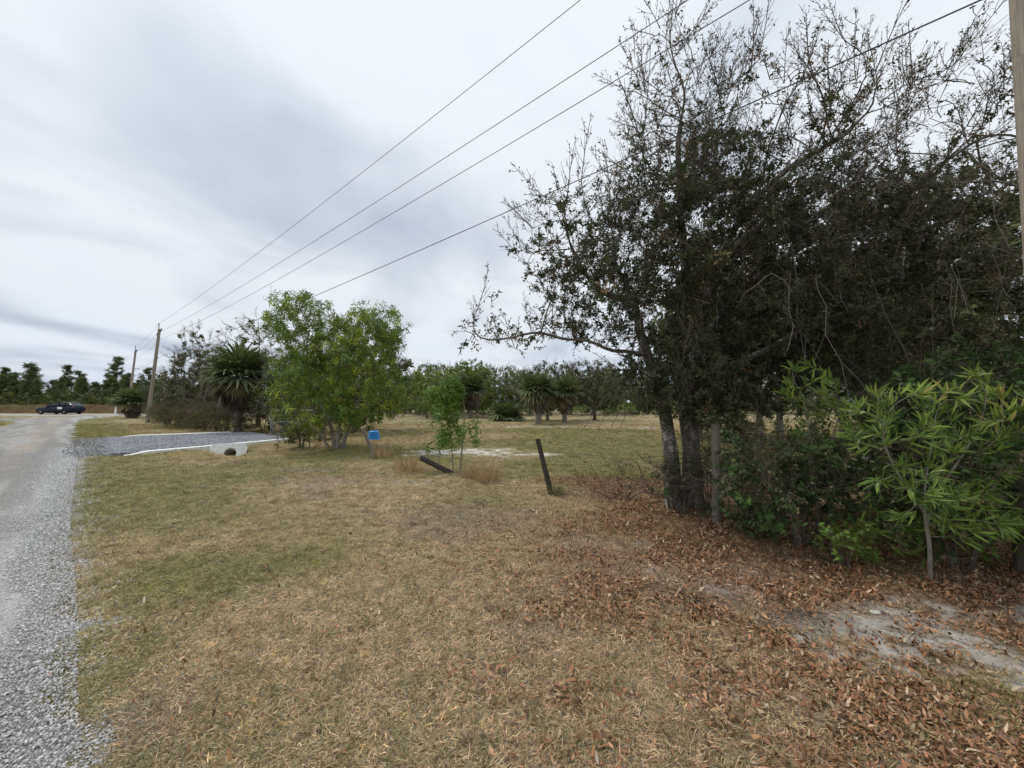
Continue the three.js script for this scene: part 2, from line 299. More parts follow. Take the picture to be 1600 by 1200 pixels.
// ---------------------------------------------------------------- growing trees: branches reach for points spread through the crown
function grow({ seed, trunks, blobs, step = 0.2, reach = 1.4, kill = 0.4, tip = 0.006, power = 2.25, lift = 0.05, wob = 0.25, iter = 260 }) {
  const r = rngOf(seed), X = [], Y = [], Z = [], par = [], minR = [], isTrunk = [];
  const add = (x, y, z, p, m, t) => { X.push(x); Y.push(y); Z.push(z); par.push(p); minR.push(m); isTrunk.push(t); return X.length - 1; };
  for (const t of trunks) {
    const curve = new THREE.CatmullRomCurve3(t.pts.map((p) => V(...p))), n = Math.max(2, Math.round(curve.getLength() / step));
    let last = t.from ?? -1;
    if (t.join !== undefined) { let best = 1e9; const p0 = curve.getPoint(0); for (let i = 0; i < X.length; i++) { const e = (X[i] - p0.x) ** 2 + (Y[i] - p0.y) ** 2 + (Z[i] - p0.z) ** 2; if (e < best) { best = e; last = i; } } }
    for (let i = t.join !== undefined ? 1 : 0; i <= n; i++) { const u = i / n, p = curve.getPoint(u); last = add(p.x + (r() - 0.5) * step * 0.1, p.y, p.z + (r() - 0.5) * step * 0.1, last, lerp(t.r0, t.r1, u ** 0.8) * (t.join === undefined ? 1 + 0.5 * Math.exp(-u * n * step / 0.22) : 1), t.join === undefined ? 2 : 1); }
  }
  const ax = [], ay = [], az = [], near = [], nd = [];
  for (const b of blobs) for (let k = 0; k < b.n; k++) { const v = rnd3(r).multiplyScalar(Math.cbrt(0.08 + 0.92 * r())); ax.push(b.c[0] + v.x * b.r[0]); ay.push(b.c[1] + v.y * b.r[1]); az.push(b.c[2] + v.z * b.r[2]); near.push(-1); nd.push(1e9); }
  let alive = ax.map((_, i) => i), from = 0;
  for (let it = 0; it < iter && alive.length; it++) {
    const N = X.length;
    for (const a of alive) { for (let i = from; i < N; i++) { const dx = ax[a] - X[i], dy = ay[a] - Y[i], dz = az[a] - Z[i], e = dx * dx + dy * dy + dz * dz; if (e < nd[a]) { nd[a] = e; near[a] = i; } } }
    from = N; alive = alive.filter((a) => nd[a] > kill * kill);
    const pull = new Map();
    for (const a of alive) { if (nd[a] > reach * reach) continue; const i = near[a], e = Math.sqrt(nd[a]); let v = pull.get(i); if (!v) pull.set(i, v = [0, 0, 0]); v[0] += (ax[a] - X[i]) / e; v[1] += (ay[a] - Y[i]) / e; v[2] += (az[a] - Z[i]) / e; }
    if (!pull.size) { if (!alive.length) break; // nothing within reach: the nearest point pulls
      let b = alive[0]; for (const a of alive) if (nd[a] < nd[b]) b = a; const i = near[b], e = Math.sqrt(nd[b]); pull.set(i, [(ax[b] - X[i]) / e, (ay[b] - Y[i]) / e, (az[b] - Z[i]) / e]); }
    for (const [i, v] of pull) {
      const l = Math.hypot(...v) || 1; let dx = v[0] / l + (r() - 0.5) * wob, dy = v[1] / l + lift + (r() - 0.5) * wob, dz = v[2] / l + (r() - 0.5) * wob; const m = Math.hypot(dx, dy, dz) || 1;
      add(X[i] + dx / m * step, Y[i] + dy / m * step, Z[i] + dz / m * step, i, 0, 0);
    }
    if (X.length > 14000) break;
  }
  const n = X.length, acc = new Float64Array(n), R = new Float64Array(n), main = new Int32Array(n).fill(-1);
  for (let i = n - 1; i >= 0; i--) { R[i] = Math.max(acc[i] > 0 ? acc[i] ** (1 / power) : tip, minR[i]); const p = par[i]; if (p >= 0) { acc[p] += Math.max(acc[i], tip ** power); if (main[p] < 0 || (isTrunk[i] > isTrunk[main[p]]) || (isTrunk[i] === isTrunk[main[p]] && R[i] > R[main[p]])) main[p] = i; } }
  for (let i = 0; i < n; i++) if (par[i] >= 0 && R[i] > R[par[i]] * 0.98) R[i] = R[par[i]] * 0.98;
  const chains = [];
  for (let i = 0; i < n; i++) {
    if (par[i] >= 0 && main[par[i]] === i) continue;
    const pts = [], rad = []; if (par[i] >= 0) { pts.push(V(X[par[i]], Y[par[i]], Z[par[i]])); rad.push(Math.min(R[par[i]], R[i] * 1.25)); }
    for (let k = i; k >= 0; k = main[k]) { pts.push(V(X[k], Y[k], Z[k])); rad.push(R[k]); }
    for (let q = 0; q < 2; q++) for (let k = 1; k < pts.length - 1; k++) { pts[k].set((pts[k - 1].x + 2 * pts[k].x + pts[k + 1].x) / 4, (pts[k - 1].y + 2 * pts[k].y + pts[k + 1].y) / 4, (pts[k - 1].z + 2 * pts[k].z + pts[k + 1].z) / 4); }
    chains.push({ pts, rad, trunk: isTrunk[i] });
  }
  const ends = [];
  for (let i = 0; i < n; i++) { const p = par[i]; if (p < 0) continue; ends.push({ p: V(X[i], Y[i], Z[i]), d: V(X[i] - X[p], Y[i] - Y[p], Z[i] - Z[p]).normalize(), r: R[i], end: main[i] < 0 }); }
  return { chains, ends };
}
// wood: each trunk and each stout limb is a part; the thin branches are joined
function woodParts(root, tree, mat, { limbR = 0.03, lump = 0.12, thinMat = mat, minR = 0 } = {}) {
  const thin = new GB(); let k = 0;
  for (const c of tree.chains) {
    const r0 = c.rad[Math.min(1, c.rad.length - 1)];
    if (c.trunk || r0 > limbR) { const g = new GB(); g.tube(c.pts, c.rad, r0 > 0.08 ? 14 : 9, [1, 1, 1], lump, k++); part(c.trunk === 2 ? 'trunk' : 'limb', g.geo(), mat, root); }
    else if (r0 > minR) thin.tube(c.pts, c.rad, r0 > 0.02 ? 6 : 4);
  }
  if (thin.k) part('branches', thin.geo(), thinMat, root, 'stuff');
}
// sprays of leaves on a twig, growing along +y
function spray(seed, { n = 14, len = 0.04, wid = 0.018, twig = 0.18, droop = 0.3, spread = 0.9, curl = 0.15, col = [0.1, 0.13, 0.05], vary = 0.3, stem = [0.16, 0.12, 0.09], stemR = 0.002, stations = 2, skew = 0, fork = 0 }) {
  const r = rngOf(seed), g = new GB(), axes = [];
  const bend = rnd3(r).multiplyScalar(0.12 * twig); axes.push([V(0, 0, 0), V(bend.x, twig * 0.5, bend.z), V(bend.x * 2.4, twig, bend.z * 2.4)]);
  for (let f = 0; f < fork; f++) { const a = r() * 6.28, t = 0.2 + 0.5 * r(), o = V(bend.x * t * 2, twig * t, bend.z * t * 2), e = V(Math.cos(a), 0.8 + r() * 0.6, Math.sin(a)).multiplyScalar(twig * 0.42); axes.push([o, o.clone().addScaledVector(e, 0.5), o.clone().add(e)]); }
  for (const a of axes) g.tube(a, [stemR, stemR * 0.8, stemR * 0.5], 3, stem);
  for (let k = 0; k < n; k++) {
    const a = axes[k % axes.length], t = 0.12 + 0.88 * ((Math.floor(k / axes.length) + r() * 0.8) / Math.max(1, n / axes.length)), tt = clamp(t), o = tt < 0.5 ? a[0].clone().lerp(a[1], tt * 2) : a[1].clone().lerp(a[2], tt * 2 - 1);
    const an = k * 2.4 + r() * 0.9, dir = V(Math.cos(an) * spread, 0.55 - droop + (r() - 0.5) * 0.6, Math.sin(an) * spread).normalize(), nor = V(r() - 0.5, 1, r() - 0.5).normalize();
    const s = 0.65 + 0.6 * r();
    g.leaf(o, dir, nor, len * s, wid * s, curl * (0.4 + 1.2 * r()), jitter(col, r, vary), stations, (r() - 0.5) * skew);
  }
  return g.geo();
}
// bare shoots: an axis with short side twigs
function shoot(seed, { len = 0.8, r0 = 0.006, twigs = 9, col = [0.2, 0.165, 0.14], out = 0.22, leaves = 0, leafCol = [0.14, 0.1, 0.05] }) {
  const r = rngOf(seed), g = new GB(), b = rnd3(r).multiplyScalar(0.08 * len);
  const at = (t) => V(b.x * t * t * 2, len * t, b.z * t * t * 2);
  g.tube([0, 0.25, 0.5, 0.75, 1].map(at), [r0, r0 * 0.85, r0 * 0.7, r0 * 0.55, r0 * 0.4], 4, col);
  for (let k = 0; k < twigs; k++) {
    const t = 0.12 + 0.85 * (k + r()) / twigs, a = r() * 6.28, l = out * len * (0.4 + r()) * (1.1 - 0.6 * t), o = at(t), d = V(Math.cos(a) * 0.8, 0.9, Math.sin(a) * 0.8).normalize(), m = o.clone().addScaledVector(d, l * 0.5), e = o.clone().addScaledVector(d, l).add(V(0, l * 0.25, 0));
    g.tube([o, m, e], [r0 * 0.6, r0 * 0.5, r0 * 0.4], 3, col);
    if (r() < 0.6) { const d2 = rnd3(r); d2.y = Math.abs(d2.y) * 0.8 + 0.2; g.tube([m, m.clone().addScaledVector(d2, l * 0.5)], [r0 * 0.45, r0 * 0.35], 3, col); }
    for (let q = 0; q < leaves; q++) g.leaf(m.clone().lerp(e, r()), rnd3(r), rnd3(r), 0.035, 0.018, 0.2, jitter(leafCol, r, 0.4));
  }
  return g.geo();
}
// leaf sprays on the thin ends of a grown tree
function foliage(root, tree, geos, mat, { seed, rMax, count, tint, scale = [0.8, 1.25], loose = 0.1, up = 0.3, rand = 0.8, name = 'foliage' }) {
  const r = rngOf(seed), lists = geos.map(() => []);
  for (const e of tree.ends) {
    if (e.r > rMax) continue;
    let n = count(e, r); n = Math.floor(n) + (r() < n % 1 ? 1 : 0);
    for (let k = 0; k < n; k++) {
      const dir = e.d.clone().addScaledVector(rnd3(r), rand); dir.y += up; dir.normalize();
      lists[Math.floor(r() * geos.length)].push([place(e.p.clone().addScaledVector(rnd3(r), loose * r()), dir, r() * 6.28, lerp(scale[0], scale[1], r())), tint(r, e.p)]);
    }
  }
  lists.forEach((l, i) => l.length && copies(name, geos[i], mat, l, root));
}
const grey = (a, b) => (r) => { const v = lerp(a, b, r()); return [v, v, v]; };

// ---------------------------------------------------------------- prototypes of leaves and twigs
const OAKLEAF = [1, 2, 3].map((s) => spray(100 + s, { n: 22, len: 0.044, wid: 0.021, twig: 0.2, fork: 2, col: [0.074, 0.092, 0.036], vary: 0.45, spread: 0.9, stem: [0.12, 0.1, 0.085], stemR: 0.0025 }));
const OAKDRY = [1, 2].map((s) => spray(120 + s, { n: 11, len: 0.05, wid: 0.022, twig: 0.22, fork: 2, col: [0.16, 0.11, 0.045], vary: 0.5, spread: 0.9, stem: [0.13, 0.11, 0.095], stemR: 0.003 }));
const SHOOT = [1, 2, 3, 4].map((s) => shoot(140 + s, { len: 0.75, r0: 0.0062, twigs: 11, out: 0.26, col: [0.125, 0.1, 0.085], leaves: 1 + s % 2, leafCol: [0.12, 0.095, 0.045] }));
const LANCE = [1, 2, 3].map((s) => spray(160 + s, { n: 15, len: 0.15, wid: 0.025, twig: 0.32, fork: 1, droop: 0.55, curl: 0.28, spread: 0.85, col: [0.15, 0.235, 0.045], vary: 0.38, stem: [0.2, 0.2, 0.1], stemR: 0.0035, stations: 3, skew: 0.25 }));
const BROAD = [1, 2, 3].map((s) => spray(180 + s, { n: 14, len: 0.075, wid: 0.036, twig: 0.22, fork: 2, droop: 0.1, col: [0.07, 0.125, 0.034], vary: 0.35, stem: [0.14, 0.13, 0.08], stemR: 0.003 }));
const FARLEAF = [1, 2, 3].map((s) => spray(200 + s, { n: 26, len: 0.14, wid: 0.07, twig: 0.42, fork: 3, droop: 0.2, col: [0.115, 0.14, 0.055], vary: 0.45, stem: [0.14, 0.12, 0.1], stemR: 0.006 }));
const GREYTWIG = [1, 2, 3].map((s) => shoot(220 + s, { len: 0.9, r0: 0.009, twigs: 13, out: 0.34, col: [0.21, 0.18, 0.15], leaves: 2, leafCol: [0.15, 0.13, 0.075] }));
const BRAMBLE = [1, 2, 3].map((s) => shoot(240 + s, { len: 0.6, r0: 0.004, twigs: 12, out: 0.4, col: [0.15, 0.115, 0.09], leaves: 2, leafCol: [0.13, 0.1, 0.05] }));
const at = (x, d, dy = 0) => [x, land(x, d) + dy, -d];

// ---------------------------------------------------------------- the twin-trunked oak on the fence line
{
  const X0 = 2.66, D0 = 5.95, o = thing('oak_tree', 'tall twin-trunked oak with lichen spotted bark and bare upright twigs on the fence line', 'tree', at(X0, D0));
  const L = (x, y, dz = 0) => [x - X0, y, dz];
  const tree = grow({
    seed: 11, step: 0.15, reach: 1.1, kill: 0.27, tip: 0.0058, power: 2.3, lift: 0.14, wob: 0.35,
    trunks: [
      { pts: [L(2.46, -0.12, 0.05), L(2.43, 0.7, 0.05), L(2.36, 1.5, 0), L(2.2, 2.05, 0), L(2.06, 2.6, -0.1), L(1.95, 3.3, -0.15)], r0: 0.125, r1: 0.06 },
      { pts: [L(2.76, -0.12), L(2.74, 0.8, 0.05), L(2.68, 1.7, 0), L(2.64, 2.5, 0.05), L(2.7, 3.3, 0.1), L(2.62, 4.5, 0.1), L(2.58, 5.7, 0.15)], r0: 0.165, r1: 0.035 },
      { pts: [L(2.82, 1.0, -0.1), L(2.95, 2.2, -0.2), L(3.2, 3.2, -0.3), L(3.7, 4.5, -0.3), L(4.5, 5.4, -0.2), L(5.4, 5.9, 0)], r0: 0.09, r1: 0.035, join: 1 },
      { pts: [L(1.88, 3.2, -0.1), L(1.3, 3.35, 0.1), L(0.9, 3.95, 0.15)], r0: 0.06, r1: 0.025, join: 1 },
      { pts: [L(2.08, 2.25, 0), L(1.75, 2.38, 0.2), L(1.45, 2.34, 0.3), L(1.1, 2.55, 0.25), L(0.75, 2.5, 0.35), L(0.35, 2.66, 0.3), L(-0.05, 2.52, 0.35), L(-0.5, 2.5, 0.3)], r0: 0.034, r1: 0.011, join: 1 },
      { pts: [L(2.7, 1.95, 0), L(3.1, 2.1, 0.35), L(3.6, 2.35, 0.6), L(4.3, 2.75, 0.7), L(5, 2.9, 0.8)], r0: 0.06, r1: 0.02, join: 1 },
      { pts: [L(3.0, 2.4, -0.2), L(3.9, 3.5, -0.5), L(5.2, 4.4, -0.4), L(6.6, 5.2, -0.3), L(7.8, 6.0, -0.2)], r0: 0.075, r1: 0.022, join: 1 },
    ],
    blobs: [
      { c: L(0.05, 2.62, 0.2), r: [0.95, 0.42, 0.7], n: 110 }, { c: L(0.95, 4.05, 0.1), r: [0.95, 0.8, 1.1], n: 230 }, { c: L(1.3, 3.0, 0.2), r: [0.9, 0.7, 1.2], n: 160 },
      { c: L(2.45, 5.9, 0.1), r: [0.85, 1.9, 1.0], n: 360 }, { c: L(2.4, 4.6, 1.0), r: [1.2, 0.9, 0.6], n: 120 }, { c: L(3.6, 1.9, -0.3), r: [1.1, 0.6, 0.8], n: 170 }, { c: L(4.9, 2.3, -0.2), r: [1.2, 0.7, 0.8], n: 150 }, { c: L(2.6, 3.9, 0.1), r: [1.4, 1.4, 1.5], n: 420 }, { c: L(2.55, 1.9, 0.3), r: [1.0, 0.75, 0.9], n: 330 },
      { c: L(4.3, 5.7, 0), r: [1.7, 1.3, 1.4], n: 420 }, { c: L(6.4, 5.4, -0.2), r: [2.1, 1.6, 1.6], n: 460 }, { c: L(4.6, 3.9, 0.1), r: [1.8, 1.3, 1.4], n: 420 }, { c: L(8.3, 4.2, -0.4), r: [1.4, 1.9, 1.4], n: 180 },
      { c: L(3.9, 2.7, 0.5), r: [1.3, 0.55, 0.8], n: 150 },
    ],
  });
  woodParts(o, tree, M.oakBark, { limbR: 0.035, lump: 0.14, thinMat: M.oakTwig });
  const top = (p) => smooth(4.6, 6.2, p.y + 0.25 * p.x * (p.x < 0 ? -1 : 0.1));
  const core = (p) => clamp(1.25 - Math.hypot((p.x - 1.0) / 3.2, (p.y - 3.4) / 2.3, p.z / 2.4));
  foliage(o, tree, OAKLEAF, M.leaf, { seed: 21, rMax: 0.02, count: (e) => (1.0 + 5.0 * smooth(0.05, 0.6, core(e.p))) * (1 - 0.82 * top(e.p)) * (e.p.x < -0.7 ? 0.75 : 1), tint: (r) => jitter([1, 1, 1], r, 0.3), loose: 0.16, scale: [0.8, 1.35] });
  foliage(o, tree, OAKDRY, M.leaf, { seed: 22, rMax: 0.014, count: (e) => 0.42, tint: (r) => jitter([1, 1, 1], r, 0.4), loose: 0.14 });
  foliage(o, tree, SHOOT, M.twig, { seed: 23, rMax: 0.011, count: (e) => (e.end ? 1.3 : 0.22) * (0.4 + 0.6 * smooth(2.5, 5.2, e.p.y)), tint: grey(0.7, 1.2), up: 1.3, rand: 0.55, loose: 0.04, scale: [0.45, 1.2], name: 'bare_twigs' });
}
// ---------------------------------------------------------------- the dense evergreen behind it
{
  const X0 = 8.6, D0 = 9.2, o = thing('evergreen_oak', 'dense dark evergreen tree spreading behind the twin-trunked oak', 'tree', at(X0, D0));
  const tree = grow({
    seed: 31, step: 0.28, reach: 1.7, kill: 0.5, tip: 0.008, power: 2.3, lift: 0.05,
    trunks: [{ pts: [[0, -0.15, 0], [-0.1, 1.2, 0], [-0.3, 2.4, 0.1], [-0.2, 4, 0.1]], r0: 0.26, r1: 0.1 }, { pts: [[-0.2, 1.6, 0], [-1.4, 2.9, 0.2], [-3, 3.7, 0.3]], r0: 0.14, r1: 0.05, join: 1 }, { pts: [[-0.2, 1.9, 0], [1.2, 3.2, 0.2], [3, 4.4, 0]], r0: 0.14, r1: 0.05, join: 1 }],
    blobs: [{ c: [-2.3, 4.3, 0.2], r: [2.4, 1.7, 1.9], n: 330 }, { c: [0.8, 5.1, 0], r: [2.6, 2.0, 2], n: 380 }, { c: [3.6, 4.6, 0], r: [2.4, 2.4, 2], n: 360 }, { c: [-0.6, 3.0, 0.8], r: [3.3, 0.9, 1.5], n: 220 }, { c: [1.5, 2.3, 1.0], r: [2.2, 0.8, 1.2], n: 150 }, { c: [4.6, 2.4, 0.2], r: [1.6, 1.6, 1.5], n: 140 }],
  });
  woodParts(o, tree, M.oakBark, { limbR: 0.05, thinMat: M.darkBark });
  foliage(o, tree, FARLEAF, M.leaf, { seed: 33, rMax: 0.03, count: () => 6.2, tint: (r) => jitter([1, 1, 1], r, 0.35), loose: 0.4, scale: [0.5, 0.85] });
  foliage(o, tree, GREYTWIG, M.twig, { seed: 34, rMax: 0.013, count: (e) => (e.end ? 0.5 : 0.06), tint: grey(0.6, 1.1), up: 0.5, rand: 0.9, scale: [0.5, 1.0], name: 'bare_twigs' });
}
// ---------------------------------------------------------------- the many-stemmed tree beside the driveway
function acacia(seed, pos, name, label, blobs, stems, opt = {}) {
  const o = thing(name, label, opt.category ?? 'tree', pos, 0, opt.group);
  const tree = grow({ seed, step: opt.step ?? 0.2, reach: opt.reach ?? 1.3, kill: opt.kill ?? 0.36, tip: opt.tip ?? 0.006, power: 2.25, lift: 0.12, trunks: stems, blobs });
  woodParts(o, tree, M.greyBark, { limbR: opt.limbR ?? 0.03, lump: 0.08 });
  foliage(o, tree, opt.geos ?? LANCE, M.leaf, { seed: seed + 1, rMax: opt.rMax ?? 0.016, count: opt.count ?? (() => 1.9), tint: opt.tint ?? ((r) => jitter([1, 1, 1], r, 0.35)), loose: opt.loose ?? 0.2, up: -0.1, scale: opt.scale ?? [0.8, 1.25] });
  return o;
}
acacia(41, at(-6.15, 13.4), 'acacia_tree', 'bushy bright green tree with many slender stems beside the driveway', [
  { c: [-1.25, 4.35, 0], r: [1.25, 1.05, 1.2], n: 200 }, { c: [1.35, 3.85, 0], r: [1.05, 1.25, 1.2], n: 200 }, { c: [0, 2.6, 0], r: [2.2, 1.2, 1.7], n: 330 }, { c: [0.05, 3.7, -0.2], r: [0.9, 0.9, 1.0], n: 110 }, { c: [1.7, 1.9, 0.2], r: [0.85, 1.1, 0.9], n: 110 }, { c: [-1.2, 1.7, 0.3], r: [1.0, 0.9, 0.9], n: 100 }, { c: [0.2, 1.3, 0.5], r: [1.4, 0.6, 0.7], n: 70 }],
[{ pts: [[0, -0.1, 0], [-0.15, 0.8, 0], [-0.7, 2, 0.1], [-1.1, 3.6, 0]], r0: 0.075, r1: 0.03 }, { pts: [[0.12, -0.1, 0.05], [0.2, 0.9, 0.1], [0.3, 2, 0.1], [0.4, 3.2, 0]], r0: 0.07, r1: 0.03 }, { pts: [[0.2, -0.1, -0.05], [0.5, 0.9, -0.1], [0.95, 2.1, -0.1], [1.3, 3.4, 0]], r0: 0.065, r1: 0.03 }, { pts: [[-0.1, -0.1, 0.1], [-0.5, 0.7, 0.2], [-1.0, 1.5, 0.3]], r0: 0.045, r1: 0.02 }, { pts: [[0.08, -0.1, -0.1], [0.0, 1.2, -0.3], [-0.2, 2.6, -0.5]], r0: 0.055, r1: 0.02 }],
{ count: (e, r) => (e.p.y < 1.6 ? 2.3 : 3.3), loose: 0.26, tint: (r) => jitter(r() < 0.25 ? [1.9, 1.4, 1.0] : r() < 0.45 ? [0.85, 0.88, 0.95] : [1.25, 1.1, 1.05], r, 0.5) });
// slim sapling inside the field by the fallen post
acacia(51, at(-1.35, 8.95), 'sapling', 'thin sapling with drooping narrow leaves behind the fallen black post', [{ c: [-0.1, 1.55, 0], r: [0.6, 0.62, 0.5], n: 50 }, { c: [0.1, 0.9, 0], r: [0.55, 0.42, 0.4], n: 32 }, { c: [-0.1, 0.6, 0.1], r: [0.5, 0.25, 0.35], n: 14 }],
  [{ pts: [[0, -0.06, 0], [-0.05, 0.6, 0], [-0.1, 1.3, 0]], r0: 0.013, r1: 0.007 }, { pts: [[-0.35, -0.06, 0.1], [-0.3, 0.7, 0.05], [-0.2, 1.5, 0]], r0: 0.01, r1: 0.006 }, { pts: [[0.15, -0.06, 0], [0.2, 0.6, 0], [0.25, 1.2, 0]], r0: 0.01, r1: 0.005 }],
  { step: 0.12, reach: 0.7, kill: 0.2, tip: 0.0016, count: () => 1.8, loose: 0.18, scale: [0.7, 1.15], rMax: 0.008, tint: (r) => jitter([0.95, 1.0, 1.0], r, 0.35), limbR: 0.012 });

// ---------------------------------------------------------------- lance-leaved shrubs in the near right corner: the larger leaves are parts
const lanceLeaf = [0, 1, 2, 3].map((k) => { const g = new GB(); g.leaf(V(0, 0, 0), YUP, V(0, 0, 1), 0.14, 0.019, 0.2 + 0.12 * k, [1, 1, 1], 3, (k - 1.5) * 0.14); return g.geo(); });
const leafTone = [[0.3, 0.4, 0.075], [0.23, 0.33, 0.06], [0.15, 0.24, 0.055], [0.4, 0.47, 0.12], [0.42, 0.36, 0.1]].map((c) => { const m = leafMat(0.32); m.vertexColors = false; m.color = rgb(...c); return m; });
function lanceShrub(seed, pos, label, stems, blobs, each, tones) {
  const o = thing('lance_leaf_shrub', label, 'shrub', pos), r = rngOf(seed + 5);
  const tree = grow({ seed, step: 0.1, reach: 0.6, kill: 0.17, tip: 0.0032, lift: 0.2, trunks: stems, blobs });
  woodParts(o, tree, M.greyBark, { limbR: 0.012, lump: 0.05 });
  const spots = [];
  for (const e of tree.ends) {
    if (e.r > 0.0075) continue;
    const n = e.end ? each + 4 : Math.floor(each * 0.5);
    for (let k = 0; k < n; k++) { const dir = e.d.clone().multiplyScalar(0.9).addScaledVector(rnd3(r), 0.85); dir.y += 0.25; dir.normalize(); spots.push([e.p.clone().addScaledVector(rnd3(r), 0.02), dir, r() * 6.28, 0.6 + 0.6 * r()]); }
  }
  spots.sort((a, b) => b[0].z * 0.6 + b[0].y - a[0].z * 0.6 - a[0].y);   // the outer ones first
  const rest = [];
  const q = new THREE.Matrix4(), s3 = V(1, 1, 1);
  spots.forEach(([p, dir, tw, s], i) => {
    const droop = dir.clone(); droop.y -= 0.15; droop.normalize();
    const m = place(p, droop, tw, s);
    if (i < 300) { const l = part('leaf', lanceLeaf[Math.floor(r() * 4)], leafTone[tones[Math.floor(r() * tones.length)]], o); m.decompose(l.position, l.quaternion, l.scale); }
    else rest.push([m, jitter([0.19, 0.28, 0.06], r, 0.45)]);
  });
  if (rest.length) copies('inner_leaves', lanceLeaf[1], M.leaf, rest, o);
  return o;
}
lanceShrub(61, at(3.72, 3.5), 'glossy bright green narrow-leaved shrub on a single pale stem over red leaf litter', [
  { pts: [[0, -0.05, 0], [0.02, 0.3, 0], [-0.02, 0.7, 0], [0.05, 1.1, 0]], r0: 0.013, r1: 0.006 }, { pts: [[0.01, 0.55, 0], [0.2, 0.8, -0.06], [0.55, 1.2, -0.1]], r0: 0.006, r1: 0.005, join: 1 }, { pts: [[0, 0.62, 0], [-0.2, 0.95, -0.05], [-0.38, 1.3, 0]], r0: 0.006, r1: 0.005, join: 1 }],
[{ c: [-0.25, 1.38, 0.05], r: [0.5, 0.42, 0.42], n: 80 }, { c: [0.5, 1.45, -0.05], r: [0.58, 0.4, 0.42], n: 84 }, { c: [0.2, 1.0, 0], r: [0.45, 0.3, 0.35], n: 34 }, { c: [0.12, 0.62, 0.12], r: [0.5, 0.26, 0.32], n: 54 }, { c: [-0.22, 0.8, 0.16], r: [0.42, 0.3, 0.3], n: 60 }], 16, [0, 0, 1, 1, 3, 2, 1, 0, 2, 3, 4]);
lanceShrub(66, at(3.75, 4.75), 'leggy narrow-leaved shrub with one yellow-green tuft beside the oak trunk', [
  { pts: [[0, -0.05, 0], [-0.05, 0.7, 0], [-0.1, 1.4, 0]], r0: 0.013, r1: 0.007 }, { pts: [[0.2, -0.05, -0.1], [0.2, 0.8, -0.1], [0.3, 1.5, 0]], r0: 0.012, r1: 0.006 }],
[{ c: [-0.1, 1.8, 0], r: [0.5, 0.36, 0.4], n: 46 }, { c: [0.35, 1.5, 0.05], r: [0.4, 0.4, 0.35], n: 30 }, { c: [-0.05, 1.2, 0], r: [0.35, 0.3, 0.3], n: 16 }], 11, [1, 2, 1, 0]);

// ---------------------------------------------------------------- shrubs grown from a few stems
function shrub(seed, pos, name, label, [w, h, t], { geos = BROAD, mat = M.leaf, n = 90, each = 2, tint = (r) => jitter([1, 1, 1], r, 0.35), scale = [0.8, 1.2], bark = M.darkBark, group, step = 0.13, category = 'shrub', bare = 0, stems = 5, base = 0.15, loose = 0.1 } = {}) {
  const o = thing(name, label, category, pos, 0, group), r = rngOf(seed * 3 + 1), tr = [];
  for (let k = 0; k < stems; k++) { const a = r() * 6.28, e = 0.5 * r() + 0.15; tr.push({ pts: [[Math.cos(a) * w * base * 0.6, -0.06, Math.sin(a) * t * base * 0.6], [Math.cos(a) * w * e * 0.5, h * 0.25, Math.sin(a) * t * e * 0.5], [Math.cos(a) * w * e, h * 0.5, Math.sin(a) * t * e]], r0: 0.012 + 0.004 * h, r1: 0.005 }); }
  const tree = grow({ seed, step, reach: step * 6, kill: step * 1.7, tip: 0.0032, lift: 0.12, trunks: tr, blobs: [{ c: [0, h * 0.55, 0], r: [w, h * 0.47, t], n }, { c: [w * 0.3, h * 0.7, 0.1 * t], r: [w * 0.5, h * 0.34, t * 0.7], n: n * 0.35 | 0 }, { c: [-w * 0.4, h * 0.4, 0], r: [w * 0.6, h * 0.34, t * 0.7], n: n * 0.35 | 0 }] });
  woodParts(o, tree, bark, { limbR: 0.05, lump: 0 });
  if (each) foliage(o, tree, geos, mat, { seed: seed + 9, rMax: 0.01, count: () => each, tint, scale, loose, up: 0.2 });
  if (bare) foliage(o, tree, BRAMBLE, M.twig, { seed: seed + 8, rMax: 0.01, count: () => bare, tint: grey(0.7, 1.3), scale: [0.5, 1.1], up: 0.4, rand: 1.0, name: 'bare_twigs' });
  return o;
}
const dk = (k) => (r) => jitter([k, k, k], r, 0.35);
shrub(71, at(3.15, 4.35), 'broadleaf_shrub', 'dark green broadleaf shrub between the oak trunk and the narrow-leaved shrub', [0.95, 1.2, 0.55], { n: 190, each: 2.6, tint: dk(1), bare: 0.5, scale: [0.6, 1.0] });
shrub(72, at(4.3, 3.75), 'broadleaf_shrub', 'tangled dark shrub at the foot of the weathered fence post', [0.85, 1.1, 0.45], { n: 190, each: 2.4, geos: [...BROAD, ...LANCE.slice(0, 2)], tint: dk(1), bare: 0.5, scale: [0.6, 1.0] });
shrub(73, at(5.0, 4.3), 'broadleaf_shrub', 'tall dark shrub behind the broad weathered fence post', [0.9, 2.1, 0.6], { n: 200, each: 2.6, tint: dk(1), bare: 0.5 });
shrub(74, at(3.22, 3.78), 'seedling_shrub', 'small fresh green seedling at the edge of the leaf litter', [0.27, 0.36, 0.2], { n: 40, each: 1.6, tint: (r) => jitter([2.3, 2.0, 1.3], r, 0.25), step: 0.07, scale: [0.6, 0.95], stems: 4 });
shrub(75, at(2.35, 5.75), 'broadleaf_shrub', 'small leafy shrub growing against the left oak trunk', [0.25, 0.75, 0.2], { n: 40, each: 1.7, tint: dk(1), step: 0.09, stems: 3, scale: [0.5, 0.8] });
shrub(82, at(2.85, 5.62), 'trunk_vine', 'leafy vine wrapped round the foot of the right oak trunk', [0.3, 0.95, 0.2], { n: 50, each: 1.3, bare: 0.5, step: 0.09, stems: 4, scale: [0.45, 0.75], category: 'vine' });
